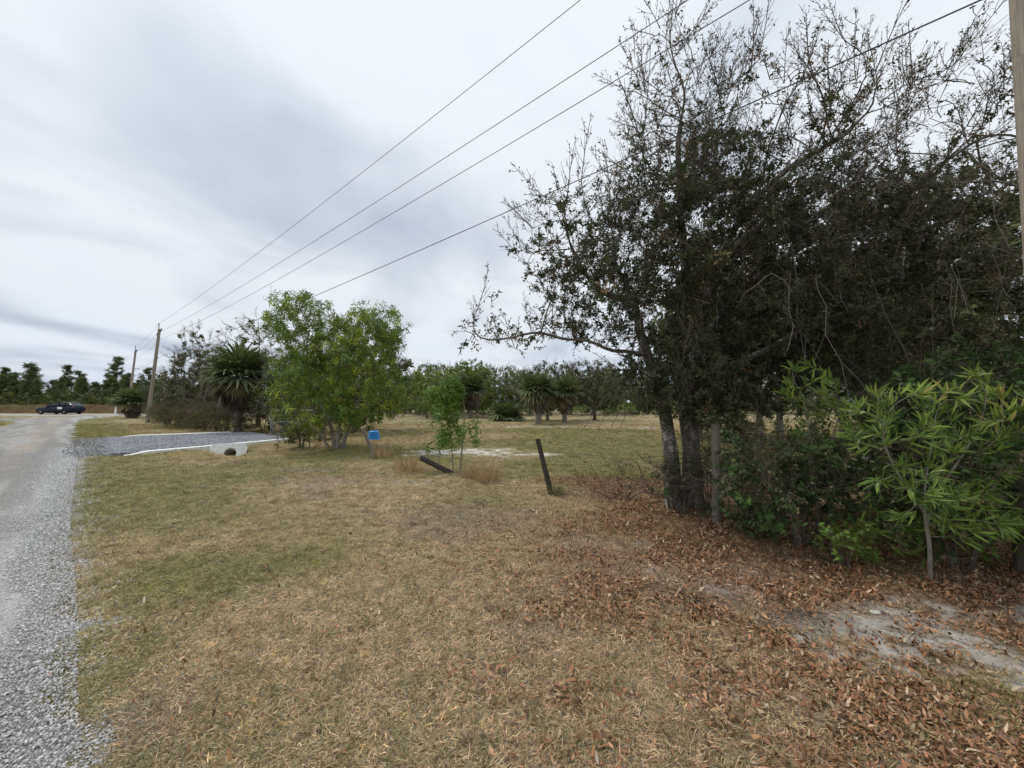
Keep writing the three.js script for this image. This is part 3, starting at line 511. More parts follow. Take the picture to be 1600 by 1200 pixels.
shrub(83, at(2.45, 5.5), 'bramble', 'twiggy dead brush heaped at the foot of the oak trunks', [0.55, 0.5, 0.22], { n: 60, each: 0.5, bare: 1.0, step: 0.09, scale: [0.4, 0.7] });
shrub(84, at(3.0, 4.95), 'bramble', 'leggy brown bramble right of the grey fence post', [0.4, 0.9, 0.25], { n: 50, each: 0.4, bare: 0.9, step: 0.1, scale: [0.4, 0.7] });
shrub(76, at(3.7, 5.4), 'bramble', 'brown leafless bramble behind the grey fence post', [0.9, 0.75, 0.45], { n: 90, each: 0.25, tint: (r) => jitter([1.2, 0.8, 0.7], r, 0.4), bare: 0.9, scale: [0.5, 0.8] });
shrub(77, at(1.75, 6.3), 'bramble', 'low dry bramble between the leaning post and the oak', [0.85, 0.36, 0.3], { n: 60, each: 0.1, bare: 0.7, step: 0.1, tint: dk(1), scale: [0.4, 0.7] });
shrub(78, at(5.0, 5.6), 'broadleaf_shrub', 'shaded shrub under the oak limbs inside the field', [1.2, 1.15, 0.6], { n: 170, each: 1.8, tint: dk(1), bare: 0.7, step: 0.16 });
shrub(79, at(6.7, 5.7), 'broadleaf_shrub', 'tallest dark shrub standing under the evergreen crown', [1.2, 2.5, 0.8], { n: 220, each: 2.4, bare: 0.5, step: 0.18 });
shrub(80, at(4.6, 7.2), 'broadleaf_shrub', 'thin leggy shrub in the shade behind the oak', [1.2, 1.9, 0.7], { n: 150, each: 1.3, bare: 0.9, step: 0.18 });
shrub(81, at(7.6, 7.6), 'broadleaf_shrub', 'wide dark thicket at the foot of the evergreen tree', [1.7, 2.2, 0.9], { n: 220, each: 2.2, bare: 0.5, step: 0.2 });
// pale dead twigs arching down out of the crowns
{
  const r = rngOf(88);
  const spec = [[4.6, 3.9, 5.4, 16, 'grey dead vine tangle hanging from the oak limbs'], [6.2, 3.6, 5.9, 18, 'thick grey vine tangle hanging beside the utility pole'], [2.9, 3.1, 5.4, 12, 'thin vine strands draped over the oak trunks']];
  for (const [x, y, d, n, label] of spec) {
    const o = thing('hanging_vine', label, 'vine', [x, 0, -d]), g = new GB();
    for (let k = 0; k < n; k++) {
      const a = r() * 6.28, p0 = V((r() - 0.5) * 2.2, y + (r() - 0.3) * 1.2, (r() - 0.5) * 0.8), l = 0.9 + r() * 1.4, out = (r() - 0.5) * 1.4, pts = [];
      for (let i = 0; i <= 9; i++) { const t = i / 9; pts.push(V(p0.x + out * 1.3 * Math.sin(t * 2.2) + (r() - 0.5) * 0.12, p0.y + 0.5 * Math.sin(t * 3.1) - l * 0.75 * t * t + (r() - 0.5) * 0.1, p0.z + Math.cos(a) * 0.7 * t + (r() - 0.5) * 0.1)); }
      const c = lerp(0.5, 1.4, r()); g.tube(pts, pts.map((_, i) => 0.0075 * (1 - 0.06 * i)), 4, [0.24 * c, 0.205 * c, 0.175 * c]);
      for (let q = 0; q < 4; q++) { const b = pts[2 + Math.floor(r() * 7)], e = rnd3(r); e.y -= 0.3; g.tube([b, b.clone().addScaledVector(e, 0.2), b.clone().addScaledVector(e, 0.38).add(V(0, -0.06, 0))], [0.005, 0.004, 0.003], 3, [0.22 * c, 0.19 * c, 0.16 * c]); }
    }
    part('stems', g.geo(), M.twig, o, 'stuff');
  }
  const o = thing('hanging_twigs', 'few long bare twigs hanging low from the oak over the field', 'twigs', [1.25, 0, -6.0]), g = new GB();
  for (const [dx, dz, l, s] of [[0, 0, 1.0, 0.35], [0.12, 0.1, 0.95, 0.3], [-0.1, 0.05, 0.85, 0.4], [0.5, -0.1, 1.1, 0.5]]) { const pts = []; for (let i = 0; i <= 8; i++) { const t = i / 8; pts.push(V(dx + 0.55 - s * 1.6 * t + (r() - 0.5) * 0.03, 1.95 - l * t ** 1.3, dz + (r() - 0.5) * 0.03)); } g.tube(pts, pts.map((_, i) => 0.006 - 0.0004 * i), 4, [0.13, 0.11, 0.095]); for (let q = 0; q < 5; q++) { const b = pts[2 + Math.floor(r() * 6)]; g.tube([b, V(b.x - 0.1 * r() - 0.04, b.y - 0.1 * r(), b.z)], [0.0035, 0.002], 3, [0.13, 0.11, 0.095]); } }
  part('stems', g.geo(), M.twig, o, 'stuff');
}

// ---------------------------------------------------------------- cabbage palms
function frondGeo(seed, { petiole = 0.8, fan = 0.95, seg = 26, droop = 0.3, arc = 2.2, wid = 0.1, col = [0.135, 0.175, 0.062], stem = [0.13, 0.15, 0.06] }) {
  const r = rngOf(seed), g = new GB();
  g.tube([V(0, 0, 0), V(0, petiole * 0.5, 0.02), V(0, petiole, -0.02)], [0.022, 0.016, 0.012], 5, stem);
  for (let k = 0; k < seg; k++) {
    const a = (k / (seg - 1) * 2 - 1) * arc, l = fan * (0.78 + 0.22 * Math.cos(a)) * (0.9 + 0.2 * r()), dir = V(Math.sin(a), Math.cos(a), 0.25 * Math.abs(Math.sin(a))).normalize(), o = V(Math.sin(a) * 0.02, petiole - 0.03 + 0.1 * Math.max(0, Math.cos(a)), 0);
    g.leaf(o, dir, V(0.25 * (k % 2 ? 1 : -1), 0, 1).normalize(), l, fan * wid, droop * (0.5 + r()), jitter(col, r, 0.3), 3);
  }
  return g.geo();
}
const FROND = [1, 2, 3].map((s) => frondGeo(300 + s, { droop: 0.28 + 0.08 * s }));
const FROND_TAN = [1, 2].map((s) => frondGeo(310 + s, { col: [0.26, 0.2, 0.085], stem: [0.2, 0.17, 0.09], droop: 0.6, arc: 1.5, fan: 0.75 }));
const FROND_DEAD = [1, 2].map((s) => frondGeo(320 + s, { col: [0.13, 0.098, 0.07], stem: [0.14, 0.105, 0.08], droop: 0.75, arc: 0.75, fan: 0.75, seg: 18 }));
function orient(m, dir, roll = 0) {                                    // y along dir, z to the upper side
  const y = dir.clone().normalize(), up = Math.abs(y.y) > 0.985 ? V(1, 0, 0) : V(0, 1, 0), z = up.addScaledVector(y, -up.dot(y)).normalize(), x = V(0, 0, 0).crossVectors(y, z);
  m.quaternion.setFromRotationMatrix(new THREE.Matrix4().makeBasis(x, y, z)).multiply(new THREE.Quaternion().setFromAxisAngle(YUP, roll));
}
function palm(seed, pos, label, { h = 2.6, live = 42, tan = 8, dead = 18, size = 1, trunkR = 0.17, category = 'palm tree', name = 'cabbage_palm', group }) {
  const o = thing(name, label, category, pos, 0, group), r = rngOf(seed);
  if (h > 0.4) {
    const g = new GB(), pts = [], rad = []; for (let i = 0; i <= 14; i++) { const t = i / 14; pts.push(V(0.05 * Math.sin(t * 3), -0.15 + (h + 0.15) * t, 0)); rad.push(trunkR * (1.15 - 0.3 * t) * (1 + 0.06 * (i % 2))); }
    g.tube(pts, rad, 14, [1, 1, 1], 0.12, seed); part('trunk', g.geo(), M.greyBark, o);
    for (let k = 0; k < 22; k++) { const a = k * 2.4, y = h * (0.35 + 0.65 * k / 22), gb = new GB(), d = V(Math.cos(a), 0, Math.sin(a)); gb.tube([d.clone().multiplyScalar(trunkR * 0.9).setY(y - 0.12), d.clone().multiplyScalar(trunkR * 1.4).setY(y + 0.06), d.clone().multiplyScalar(trunkR * 1.9).setY(y + 0.2)], [0.05, 0.04, 0.03], 5); part('leaf_base', gb.geo(), M.darkBark, o); }
  }
  const put = (geos, n, t0, t1, s0, s1, nm) => { for (let k = 0; k < n; k++) { const th = lerp(t0, t1, clamp((k + (r() - 0.3) * 3) / n)), a = k * 2.39996 + r() * 0.8, m = part(nm, geos[Math.floor(r() * geos.length)], M.frond, o); m.position.set(0, h + (r() - 0.7) * 0.25, 0); orient(m, V(Math.sin(th) * Math.cos(a), Math.cos(th), Math.sin(th) * Math.sin(a)), (r() - 0.5) * 0.5); m.scale.setScalar(size * lerp(s0, s1, r())); } };
  put(FROND, live, 0.2, 1.75, 0.85, 1.1, 'frond');
  if (tan) put(FROND_TAN, tan, 1.7, 2.25, 0.8, 1, 'dry_frond');
  if (dead) put(FROND_DEAD, dead, 2.2, 2.95, 0.7, 1.05, 'dead_frond');
  return o;
}
palm(401, at(-14.4, 20.2), 'full cabbage palm with dark skirt of dead fronds behind the gate', { h: 2.9, size: 1.08, live: 46, tan: 10, dead: 26 });
palm(402, at(1.9, 28), 'cabbage palm with bare pale trunk alone in the field', { h: 2.3, size: 0.95, dead: 10, trunkR: 0.2 });
palm(403, at(4.0, 29.5), 'shaggy palm beside the bare trunked palm in the field', { h: 2.2, size: 0.9, dead: 24, live: 30 });
palm(404, at(-0.4, 32.5), 'low palmetto clump with brown base in the field', { h: 0.15, size: 1.05, live: 30, tan: 9, dead: 0, category: 'palmetto', name: 'palmetto_clump' });
palm(405, at(-4.2, 39), 'shaggy palm in the tree line behind the sapling', { h: 2.7, size: 1.2, dead: 22 });
palm(406, at(-37.5, 38), 'dark palm beside the white marker post', { h: 1.5, size: 1.0, dead: 16, live: 34 });
palm(407, at(8.8, 15.8), 'low palm in the shade among the grey trunks', { h: 0.4, size: 0.8, dead: 4, live: 22, tan: 3 });

// ---------------------------------------------------------------- background trees
function bgTree(seed, name, label, pos, { h = 6.5, w = 2.8, trunkH = 1.6, n = 300, leaf = 2.2, tint = [1, 1, 1], twigs = 0.1, bark = M.greyBark, geos = FARLEAF, group, r0 = 0.16, sc = [0.8, 1.3], low = 0.3 }) {
  const o = thing(name, label, 'tree', pos, 0, group), r = rngOf(seed), c = h * (0.5 + low * 0.2) + trunkH * 0.25, ry = (h - trunkH * (1 - low)) * 0.5;
  const tree = grow({ seed, step: 0.32, reach: 2.2, kill: 0.62, tip: 0.01, power: 2.2, lift: 0.1, trunks: [{ pts: [[0, -0.2, 0], [0.1 * r(), trunkH * 0.6, 0], [(r() - 0.5) * 0.6, trunkH * 1.3, (r() - 0.5) * 0.5], [(r() - 0.5) * 1.0, h * 0.6, 0]], r0, r1: 0.05 }, { pts: [[0, trunkH * 0.5, 0], [w * 0.3, trunkH * 1.1, 0.2], [w * 0.5, h * 0.55, 0.2]], r0: r0 * 0.6, r1: 0.03, join: 1 }, { pts: [[0, trunkH * 0.6, 0], [-w * 0.3, trunkH * 1.2, 0.1], [-w * 0.5, h * 0.5, -0.2]], r0: r0 * 0.6, r1: 0.03, join: 1 }],
    blobs: [{ c: [0, h - ry, 0], r: [w, ry, w * 0.8], n }, { c: [w * 0.45 * (r() - 0.5) * 2, h - ry * 0.7, 0], r: [w * 0.6, ry * 0.65, w * 0.6], n: n * 0.35 | 0 }, { c: [w * 0.5 * (r() - 0.5) * 2, h - ry * 1.3, 0], r: [w * 0.7, ry * 0.6, w * 0.6], n: n * 0.3 | 0 }] });
  woodParts(o, tree, bark, { limbR: 0.06, lump: 0.1 });
  if (leaf) foliage(o, tree, geos, M.leaf, { seed: seed + 2, rMax: 0.03, count: () => leaf, tint: (q) => jitter(tint, q, 0.32), loose: 0.3, scale: sc });
  if (twigs) foliage(o, tree, GREYTWIG, M.twig, { seed: seed + 3, rMax: 0.02, count: (e) => twigs * (e.end ? 1.5 : 0.6), tint: grey(0.75, 1.25), up: 0.6, rand: 0.7, scale: [0.6, 1.2], name: 'bare_twigs' });
  return o;
}
bgTree(501, 'bare_tree', 'tall half-bare grey tree behind the leaning utility pole', at(-23.6, 28.5), { h: 7.4, w: 1.9, leaf: 0.6, twigs: 1.3, tint: [1.0, 0.85, 0.8], low: 0.9, n: 320 });
bgTree(502, 'bare_tree', 'rounded grey bushy tree between the utility pole and the palm', at(-21.0, 25.4), { h: 5.0, w: 2.0, trunkH: 0.9, leaf: 1.9, twigs: 1.6, tint: [0.95, 0.8, 0.8], low: 1, n: 320 });
bgTree(503, 'bare_tree', 'pale half-bare tree rising behind the palm crown', at(-15.8, 24), { h: 7.3, w: 2.6, leaf: 0.55, twigs: 1.2, tint: [1.3, 1.05, 0.8], low: 0.6, n: 300 });
bgTree(504, 'scrub_tree', 'dense green scrub tree filling in behind the gate', at(-10.4, 19.2), { h: 3.8, w: 2.3, trunkH: 0.5, leaf: 2.6, twigs: 0.4, tint: [0.95, 1.0, 0.85], low: 1, n: 200, sc: [0.6, 1] });
bgTree(510, 'scrub_tree', 'leafy green scrub tree between the palm and the many-stemmed tree', at(-12.1, 20.6), { h: 4.6, w: 1.9, trunkH: 0.5, leaf: 2.4, twigs: 0.4, tint: [1.2, 1.25, 0.9], low: 1, n: 200, sc: [0.6, 1] });
bgTree(512, 'bright_tree', 'fresh green rounded tree behind the slim sapling', at(-7.4, 37), { h: 5.0, w: 2.8, trunkH: 0.8, leaf: 2.4, twigs: 0, tint: [1.8, 1.9, 0.9], low: 1, n: 220 });
bgTree(505, 'scrub_tree', 'broad olive tree behind the many-stemmed tree', at(-8.6, 21), { h: 6.2, w: 3.0, trunkH: 0.8, leaf: 2.2, twigs: 0.5, tint: [1.15, 1.1, 0.75], low: 1, n: 330 });
bgTree(506, 'scrub_tree', 'dark scrub thicket tree behind the first utility pole', at(-33.2, 37.5), { h: 4.2, w: 2.4, trunkH: 0.6, leaf: 2.0, twigs: 0.5, tint: [0.8, 0.9, 0.7], low: 1, n: 240 });
bgTree(507, 'bright_tree', 'bright green leafy tree at the far end of the field', at(-4.6, 43), { h: 6.6, w: 3.2, leaf: 2.4, twigs: 0, tint: [1.6, 1.7, 0.8], low: 0.8, n: 260 });
bgTree(508, 'field_oak', 'grey spreading oak behind the palms in the field', at(3.0, 33), { h: 5.0, w: 3.6, leaf: 1.6, twigs: 1.0, tint: [1.05, 1.0, 0.95], low: 0.6, n: 330 });
bgTree(509, 'field_oak', 'wide grey oak with low dark limbs in the field', at(7.3, 34), { h: 5.2, w: 3.8, leaf: 1.3, twigs: 1.1, tint: [0.85, 0.82, 0.82], low: 0.5, n: 330, bark: M.darkBark });
// trunks seen under the dark crown
const shade = bgTree(511, 'field_tree', 'slender grey trunked tree in the shade inside the field', at(10.0, 15.6), { h: 7.2, w: 2.6, trunkH: 2.4, leaf: 2.2, twigs: 0.3, low: 0.15, n: 240, r0: 0.15, group: 'grey trunked trees shading the field' });
for (const [x, d, t, s] of [[11.2, 16.1, 1.2, 1.0], [8.2, 17, 2.6, 0.95], [9.0, 18.5, 4.1, 1.05], [13.8, 15, 5.2, 1.1], [16.5, 17, 0.6, 1.15], [20, 19.5, 3.3, 1.2]]) cloneThing(shade, 'field_tree', shade.userData.label, at(x, d), t, s, shade.userData.group);
// the wood round the field
const edge = [bgTree(521, 'edge_tree', 'rounded dark green tree in the wood round the field', at(-12, 50), { h: 5.6, w: 3.2, leaf: 2.2, twigs: 0.3, tint: [1.3, 1.4, 1.05], low: 1, n: 230, group: 'dark trees of the wood round the field' }),
  bgTree(522, 'grey_edge_tree', 'grey thin-leaved tree in the wood round the field', at(-8.2, 47), { h: 6.4, w: 3.0, leaf: 1.2, twigs: 0.9, tint: [1.7, 1.6, 1.3], low: 0.9, n: 230, group: 'grey trees of the wood round the field' })];
{
  const r = rngOf(77);
  const spots = []; for (let x = -24; x < 64; x += 1.6 + 3.2 * r()) spots.push([x, 44 + r() * 11 + Math.max(0, x) * 0.12]); for (let x = -30; x < 80; x += 3.6) spots.push([x + (r() - 0.5) * 3, 56 + r() * 6]);
  for (let d = 30; d < 46; d += 4) spots.push([-13 - (d - 30) * 0.3 - r() * 4, d]);
  for (let d = 22; d < 46; d += 5) spots.push([27 + (d - 22) * 0.9 + r() * 4, d]);
  spots.forEach(([x, d], i) => { const e = edge[r() < 0.6 ? 0 : 1]; if (Math.abs(x + 4.6) < 2.5 && d < 47) return; const sc = 0.6 + r() * 0.65; cloneThing(e, e === edge[0] ? 'edge_tree' : 'grey_edge_tree', e.userData.label, at(x, d), r() * 6.28, [sc, sc * (0.75 + 0.35 * r()), sc], e.userData.group); });
  // low bushes along its foot
  const b = shrub(531, at(-2.2, 37), 'field_bush', 'low rounded green bush at the foot of the wood', [1.4, 1.2, 1.0], { geos: FARLEAF, n: 60, each: 1.6, step: 0.25, tint: (q) => jitter([1.4, 1.6, 1.0], q, 0.3), scale: [0.5, 0.8], loose: 0.2, group: 'low bushes at the foot of the wood' });
  for (let k = 0; k < 64; k++) { const x = -24 + (k % 42) * 2.0 + (r() - 0.5) * 1.6, d = k < 42 ? 48 + r() * 4 : 40 + r() * 5; cloneThing(b, 'field_bush', b.userData.label, at(x, d), r() * 6, (k < 42 ? 1.1 : 0.6) + r() * 0.6, b.userData.group); }
}
// brown brush along the left fence line
{
  const b = shrub(541, at(-13.4, 17.5 + 3.2), 'brush_bush', 'brown leafless brush beside the driveway along the old fence line', [1.4, 1.5, 0.9], { n: 150, each: 1.3, tint: (r) => jitter([1.7, 1.05, 0.9], r, 0.45), bare: 1.5, step: 0.2, group: 'brown brush along the old fence line', scale: [0.7, 1.1] });
  for (const [x, d, s] of [[-14.3, 19.7, 0.8], [-15.4, 20.6, 0.95], [-16.3, 21.3, 1.05], [-17.2, 21.8, 1.0], [-18.1, 22.6, 0.95], [-19, 23.2, 1.05], [-20, 23.9, 1.0], [-21, 24.6, 1.0], [-22.1, 25.4, 0.9], [-24.3, 27.2, 0.95], [-26.8, 29.9, 0.9], [-23.2, 26.3, 0.9], [-25.4, 28.4, 0.95], [-28.4, 31.6, 1.1], [-32, 35.5, 1.0], [-34.8, 38.6, 1.1], [-40.5, 44, 0.8]]) cloneThing(b, 'brush_bush', b.userData.label, at(x, d), x, [s * 1.1, s, s], b.userData.group);
  const v = shrub(545, at(-8.2, 16.2), 'vine_thicket', 'purple brown vine thicket beside the chain link gate', [1.0, 1.3, 0.6], { n: 110, each: 0.8, tint: (r) => jitter([1.3, 0.95, 0.9], r, 0.4), bare: 0.8, step: 0.16 });
  shrub(546, at(-7.5, 13.7), 'yellow_shrub', 'yellow-green shrub beside the end of the white kerb', [0.55, 1.05, 0.4], { n: 60, each: 1.6, tint: (r) => jitter([3.2, 2.4, 0.9], r, 0.3), step: 0.12, bare: 0.2 });
  shrub(547, at(-7.1, 13.6), 'vine_thicket', 'dead brown brush at the foot of the many-stemmed tree', [1.3, 0.55, 0.5], { n: 90, each: 0.25, tint: dk(1), bare: 1.0, step: 0.14 });
}

// ---------------------------------------------------------------- pines beyond the highway
const PUFF = [1, 2].map((s) => { const r = rngOf(600 + s), g = new GB(); for (let k = 0; k < 26; k++) { const d = rnd3(r); d.y = d.y * 0.7 + 0.3; d.normalize(); g.leaf(V(0, 0, 0), d, rnd3(r), 0.5 * (0.6 + 0.8 * r()), 0.06, 0.1, jitter([0.12, 0.15, 0.052], r, 0.45)); } return g.geo(); });
function pine(seed, pos, label, h, bare, w, group) {
  const o = thing('pine_tree', label, 'tree', pos, 0, group), r = rngOf(seed), g = new GB(), bg = new GB(), lists = [[], []];
  const lean = (r() - 0.5) * 0.5, at2 = (t) => V(lean * t * t, -0.2 + (h + 0.2) * t, (r() - 0.5) * 0.05);
  const pts = [], rad = []; for (let i = 0; i <= 12; i++) { pts.push(at2(i / 12)); rad.push(0.16 * (1 - 0.85 * i / 12) * h / 9 + 0.015); } g.tube(pts, rad, 8, [1, 1, 1], 0.08, seed); part('trunk', g.geo(), M.darkBark, o);
  for (let y = bare; y < h; y += 0.32 + 0.3 * r()) {
    const t = (y - bare) / (h - bare), n = 2 + Math.floor(r() * 3);
    for (let k = 0; k < n; k++) {
      const a = r() * 6.28, l = w * (0.35 + 0.75 * r()) * (1.05 - t * 0.75), b0 = V(lean * (y / h) ** 2, y, 0), e = V(Math.cos(a) * l, l * (0.25 + 0.35 * r()), Math.sin(a) * l), m = b0.clone().addScaledVector(e, 0.5).add(V(0, -0.1 * l, 0)), e2 = b0.clone().add(e);
      bg.tube([b0, m, e2], [0.04, 0.03, 0.015], 4);
      for (let q = 0; q < 4; q++) { const p = m.clone().lerp(e2, q / 3).add(rnd3(r).multiplyScalar(0.18)); lists[q % 2].push([place(p, YUP, r() * 6, 0.75 + r() * 0.6), jitter([1, 1, 1], r, 0.3)]); }
    }
  }
  lists[0].push([place(V(lean, h, 0), YUP, 0, 1), [1, 1, 1]]);
  part('branches', bg.geo(), M.darkBark, o, 'stuff'); lists.forEach((l, i) => copies('needles', PUFF[i], M.leaf, l, o));
  return o;
}
{
  const grp = 'pines of the wood beyond the highway', lab = 'bushy dark green pine in the wood beyond the highway';
  const P = [pine(611, at(-141, 106, 0), lab, 8.2, 0.8, 2.1, grp), pine(612, at(-84, 84), lab, 7.0, 0.6, 1.9, grp), pine(613, at(-96, 86), lab, 6.2, 0.4, 1.8, grp)];
  pine(621, at(-95, 92), 'tall thin pine with flat open crown standing above the wood', 11.8, 6.6, 2.0);
  pine(622, at(-109, 94), 'pine with a pointed open top rising above the wood', 9.8, 3.0, 1.9);
  pine(623, at(-128, 97), 'broad bushy pine with the tallest leafy crown on the wood edge', 9.4, 1.4, 2.4);
  const r = rngOf(640);
  for (let k = 0; k < 150; k++) { const x = -185 + (k % 75) * 1.85 + (r() - 0.5) * 2, d = k < 75 ? 82 + r() * 7 : 92 + r() * 14; const b = P[Math.floor(r() * 3)], s = 0.7 + 0.5 * r() ** 1.5; cloneThing(b, 'pine_tree', lab, at(x, d), r() * 6.28, [s * 1.1, s, s * 1.1], grp); }
  const list = []; for (let k = 0; k < 9000; k++) { const x = -190 + r() * 170, d = 77 + r() * 22, h = r() * 3.8; list.push([place(V(x, land(x, d) + h * r(), -d), rnd3(r).add(V(0, 1.4, 0)).normalize(), r() * 6, 1.2 + r() * 1.3), jitter(r() < 0.25 ? [1.3, 1.2, 0.6] : [0.75, 0.85, 0.6], r, 0.3)]); }
  tag(copies('wood_undergrowth', FARLEAF[0], M.leaf, list), 'low green undergrowth along the foot of the pines', 'undergrowth');
}

// ---------------------------------------------------------------- utility poles and their wires
const POLES = [[4.53, 3.2, 8.6, 0.0, 0.0], [-28.6, 30.2, 7.35, 0.75, 0.1], [-46.2, 46.2, 7.9, 0.8, 0.1]];
const poleTops = [];
POLES.forEach(([x, d, h, lx, lz], k) => {
  const o = thing('utility_pole', ['weathered round wooden utility pole rising beside the dark shrubs', 'leaning pale wooden utility pole on the grass before the brown brush', 'leaning wooden utility pole with a small side arm beyond the brush'][k], 'utility pole', at(x, d), 0);
  const g = new GB(), pts = [], rad = []; for (let i = 0; i <= 20; i++) { const t = i / 20; pts.push(V(lx * t, -0.4 + (h + 0.4) * t, lz * t)); rad.push(lerp(0.135, 0.095, t)); }
  g.tube(pts, rad, 20, [1, 1, 1], 0.02, k); part('shaft', g.geo(), M.pole, o);
  const b = new GB(); b.tube([V(lx - 0.03, h - 0.1, lz), V(lx - 0.06, h + 0.32, lz)], [0.025, 0.025], 8); part('top_bracket', b.geo(), M.darkMetal, o);
  const ins = (x2, y2, z2) => { const q = new GB(); q.tube([V(x2, y2, z2), V(x2, y2 + 0.05, z2), V(x2, y2 + 0.08, z2), V(x2, y2 + 0.15, z2)], [0.03, 0.06, 0.04, 0.045], 10); part('insulator', q.geo(), M.porcelain, o); };
  ins(lx - 0.06, h + 0.3, lz); ins(lx + 0.16, h - 0.1, lz); ins(lx - 0.17, h - 0.5, lz);
  const arm = new GB(); arm.tube([V(lx * 0.97 - 0.18, h - 0.5, lz), V(lx * 0.98 + 0.18, h - 0.12, lz)], [0.022, 0.022], 6); part('insulator_arm', arm.geo(), M.darkMetal, o);
  const cr = new GB(); cr.tube([V(lx * 0.75, h - 2.35, lz), V(lx * 0.75 + (k === 2 ? 0.75 : 0.2), h - 2.3, lz)], [0.03, 0.03], 6); part('service_bracket', cr.geo(), M.darkMetal, o);
  const band = new GB(); band.tube([V(lx * 0.72, h * 0.72 - 0.02, lz * 0.72), V(lx * 0.72, h * 0.72 + 0.02, lz * 0.72)], [0.112, 0.112], 20); part('band', band.geo(), M.darkMetal, o);
  const y0 = land(x, d); poleTops.push([V(x + lx - 0.06, y0 + h + 0.42, -d + lz), V(x + lx - 0.17, y0 + h - 0.36, -d + lz), V(x + lx + 0.16, y0 + h - 0.8, -d + lz), V(x + lx * 0.75 + 0.15, y0 + h - 2.25, -d + lz)]);
});
const wireLabels = ['topmost power line between the poles', 'second power line from the top between the poles', 'third power line from the top between the poles', 'lowest cable strung between the poles'];
const nearAttach = [V(4.42, 8.3, -3.2), V(4.4, 7.05, -3.2), V(4.4, 6.56, -3.2), V(4.4, 5.25, -3.2)];
for (let w = 0; w < 4; w++) for (let s = 0; s < 2; s++) {
  const a = s ? poleTops[1][w] : nearAttach[w], b = poleTops[s + 1][w], pts = [], sag = s ? 0.25 : [0.3, 0.3, 0.35, 0.25][w], n = 40;
  for (let i = 0; i <= n; i++) { const t = i / n, p = a.clone().lerp(b, t); p.y -= sag * 4 * t * (1 - t); pts.push(p); }
  const g = new GB(); g.tube(pts, pts.map(() => (w === 3 ? 0.0075 : 0.006)), 6);
  tag(part('power_line', g.geo(), M.wire), (s ? 'far span of the ' : 'near span of the ') + wireLabels[w], 'cable', 'overhead lines');
}

// ---------------------------------------------------------------- old fence posts
function post(x, d, lean, h, r, mat, label, opts = {}) {
  const o = thing('fence_post', label, 'fence post', at(x, d)), g = new GB(), pts = [], rad = [], n = 12;
  for (let i = 0; i <= n; i++) { const t = i / n; pts.push(V(lean[0] * t, -0.12 + (h + 0.12) * t + (opts.y0 ?? 0), lean[1] * t)); rad.push(r * (1.08 - 0.12 * t)); }
  g.tube(pts, rad, 10, [1, 1, 1], 0.12, x * 7 + d); part('shaft', g.geo(), mat, o);
  const w = new GB(); const p = pts[n - 3]; w.tube([p.clone().add(V(-r, 0, r * 0.9)), p.clone().add(V(0, 0.01, r * 1.12)), p.clone().add(V(r, 0, r * 0.9))], [0.004, 0.004, 0.004], 4); part('staple', w.geo(), M.darkMetal, o);
  return o;
}
post(0.71, 6.75, [-0.26, -0.05], 0.95, 0.045, M.darkWood, 'charred fence post leaning left in the open gap');
post(-4.0, 11.35, [-0.42, -0.1], 0.82, 0.045, M.greyWood, 'grey fence post leaning left beside the many-stemmed tree');
post(2.68, 5.1, [0.0, 0.02], 1.3, 0.055, M.greyWood, 'upright grey fence post right of the oak trunks');
post(4.78, 3.62, [0.02, 0], 1.12, 0.09, M.greyWood, 'broad weathered fence post in the dark shrubs');
{
  const o = thing('fallen_post', 'short black post fallen aslant on the grass', 'fence post', at(-1.4, 8.75), 0), g = new GB(), pts = [], rad = [];
  for (let i = 0; i <= 10; i++) { const t = i / 10; pts.push(V(0.08 - 0.72 * t, -0.03 + 0.38 * t, 0.05 + 0.1 * t)); rad.push(0.06); }
  g.tube(pts, rad, 10, [1, 1, 1], 0.1, 3); part('shaft', g.geo(), M.darkWood, o);
}

[[0.92, 'upper loose strand of fence wire sagging from the grey post to the charred post'], [0.5, 'lower loose strand of fence wire sagging from the grey post to the charred post']].forEach(([y, label]) => {
  const g = new GB(), a = V(2.68, y + 0.05, -5.04), b = V(0.71 - 0.26 * y, y - 0.08, -6.7), pts = []; for (let i = 0; i <= 20; i++) { const t = i / 20, p = a.clone().lerp(b, t); p.y -= 0.16 * Math.sin(t * Math.PI) + 0.02 * Math.sin(t * 17); p.z += 0.03 * Math.sin(t * 9); pts.push(p); }
  g.tube(pts, pts.map(() => 0.0035), 5); tag(part('fence_wire', g.geo(), M.darkMetal), label, 'wire');
});

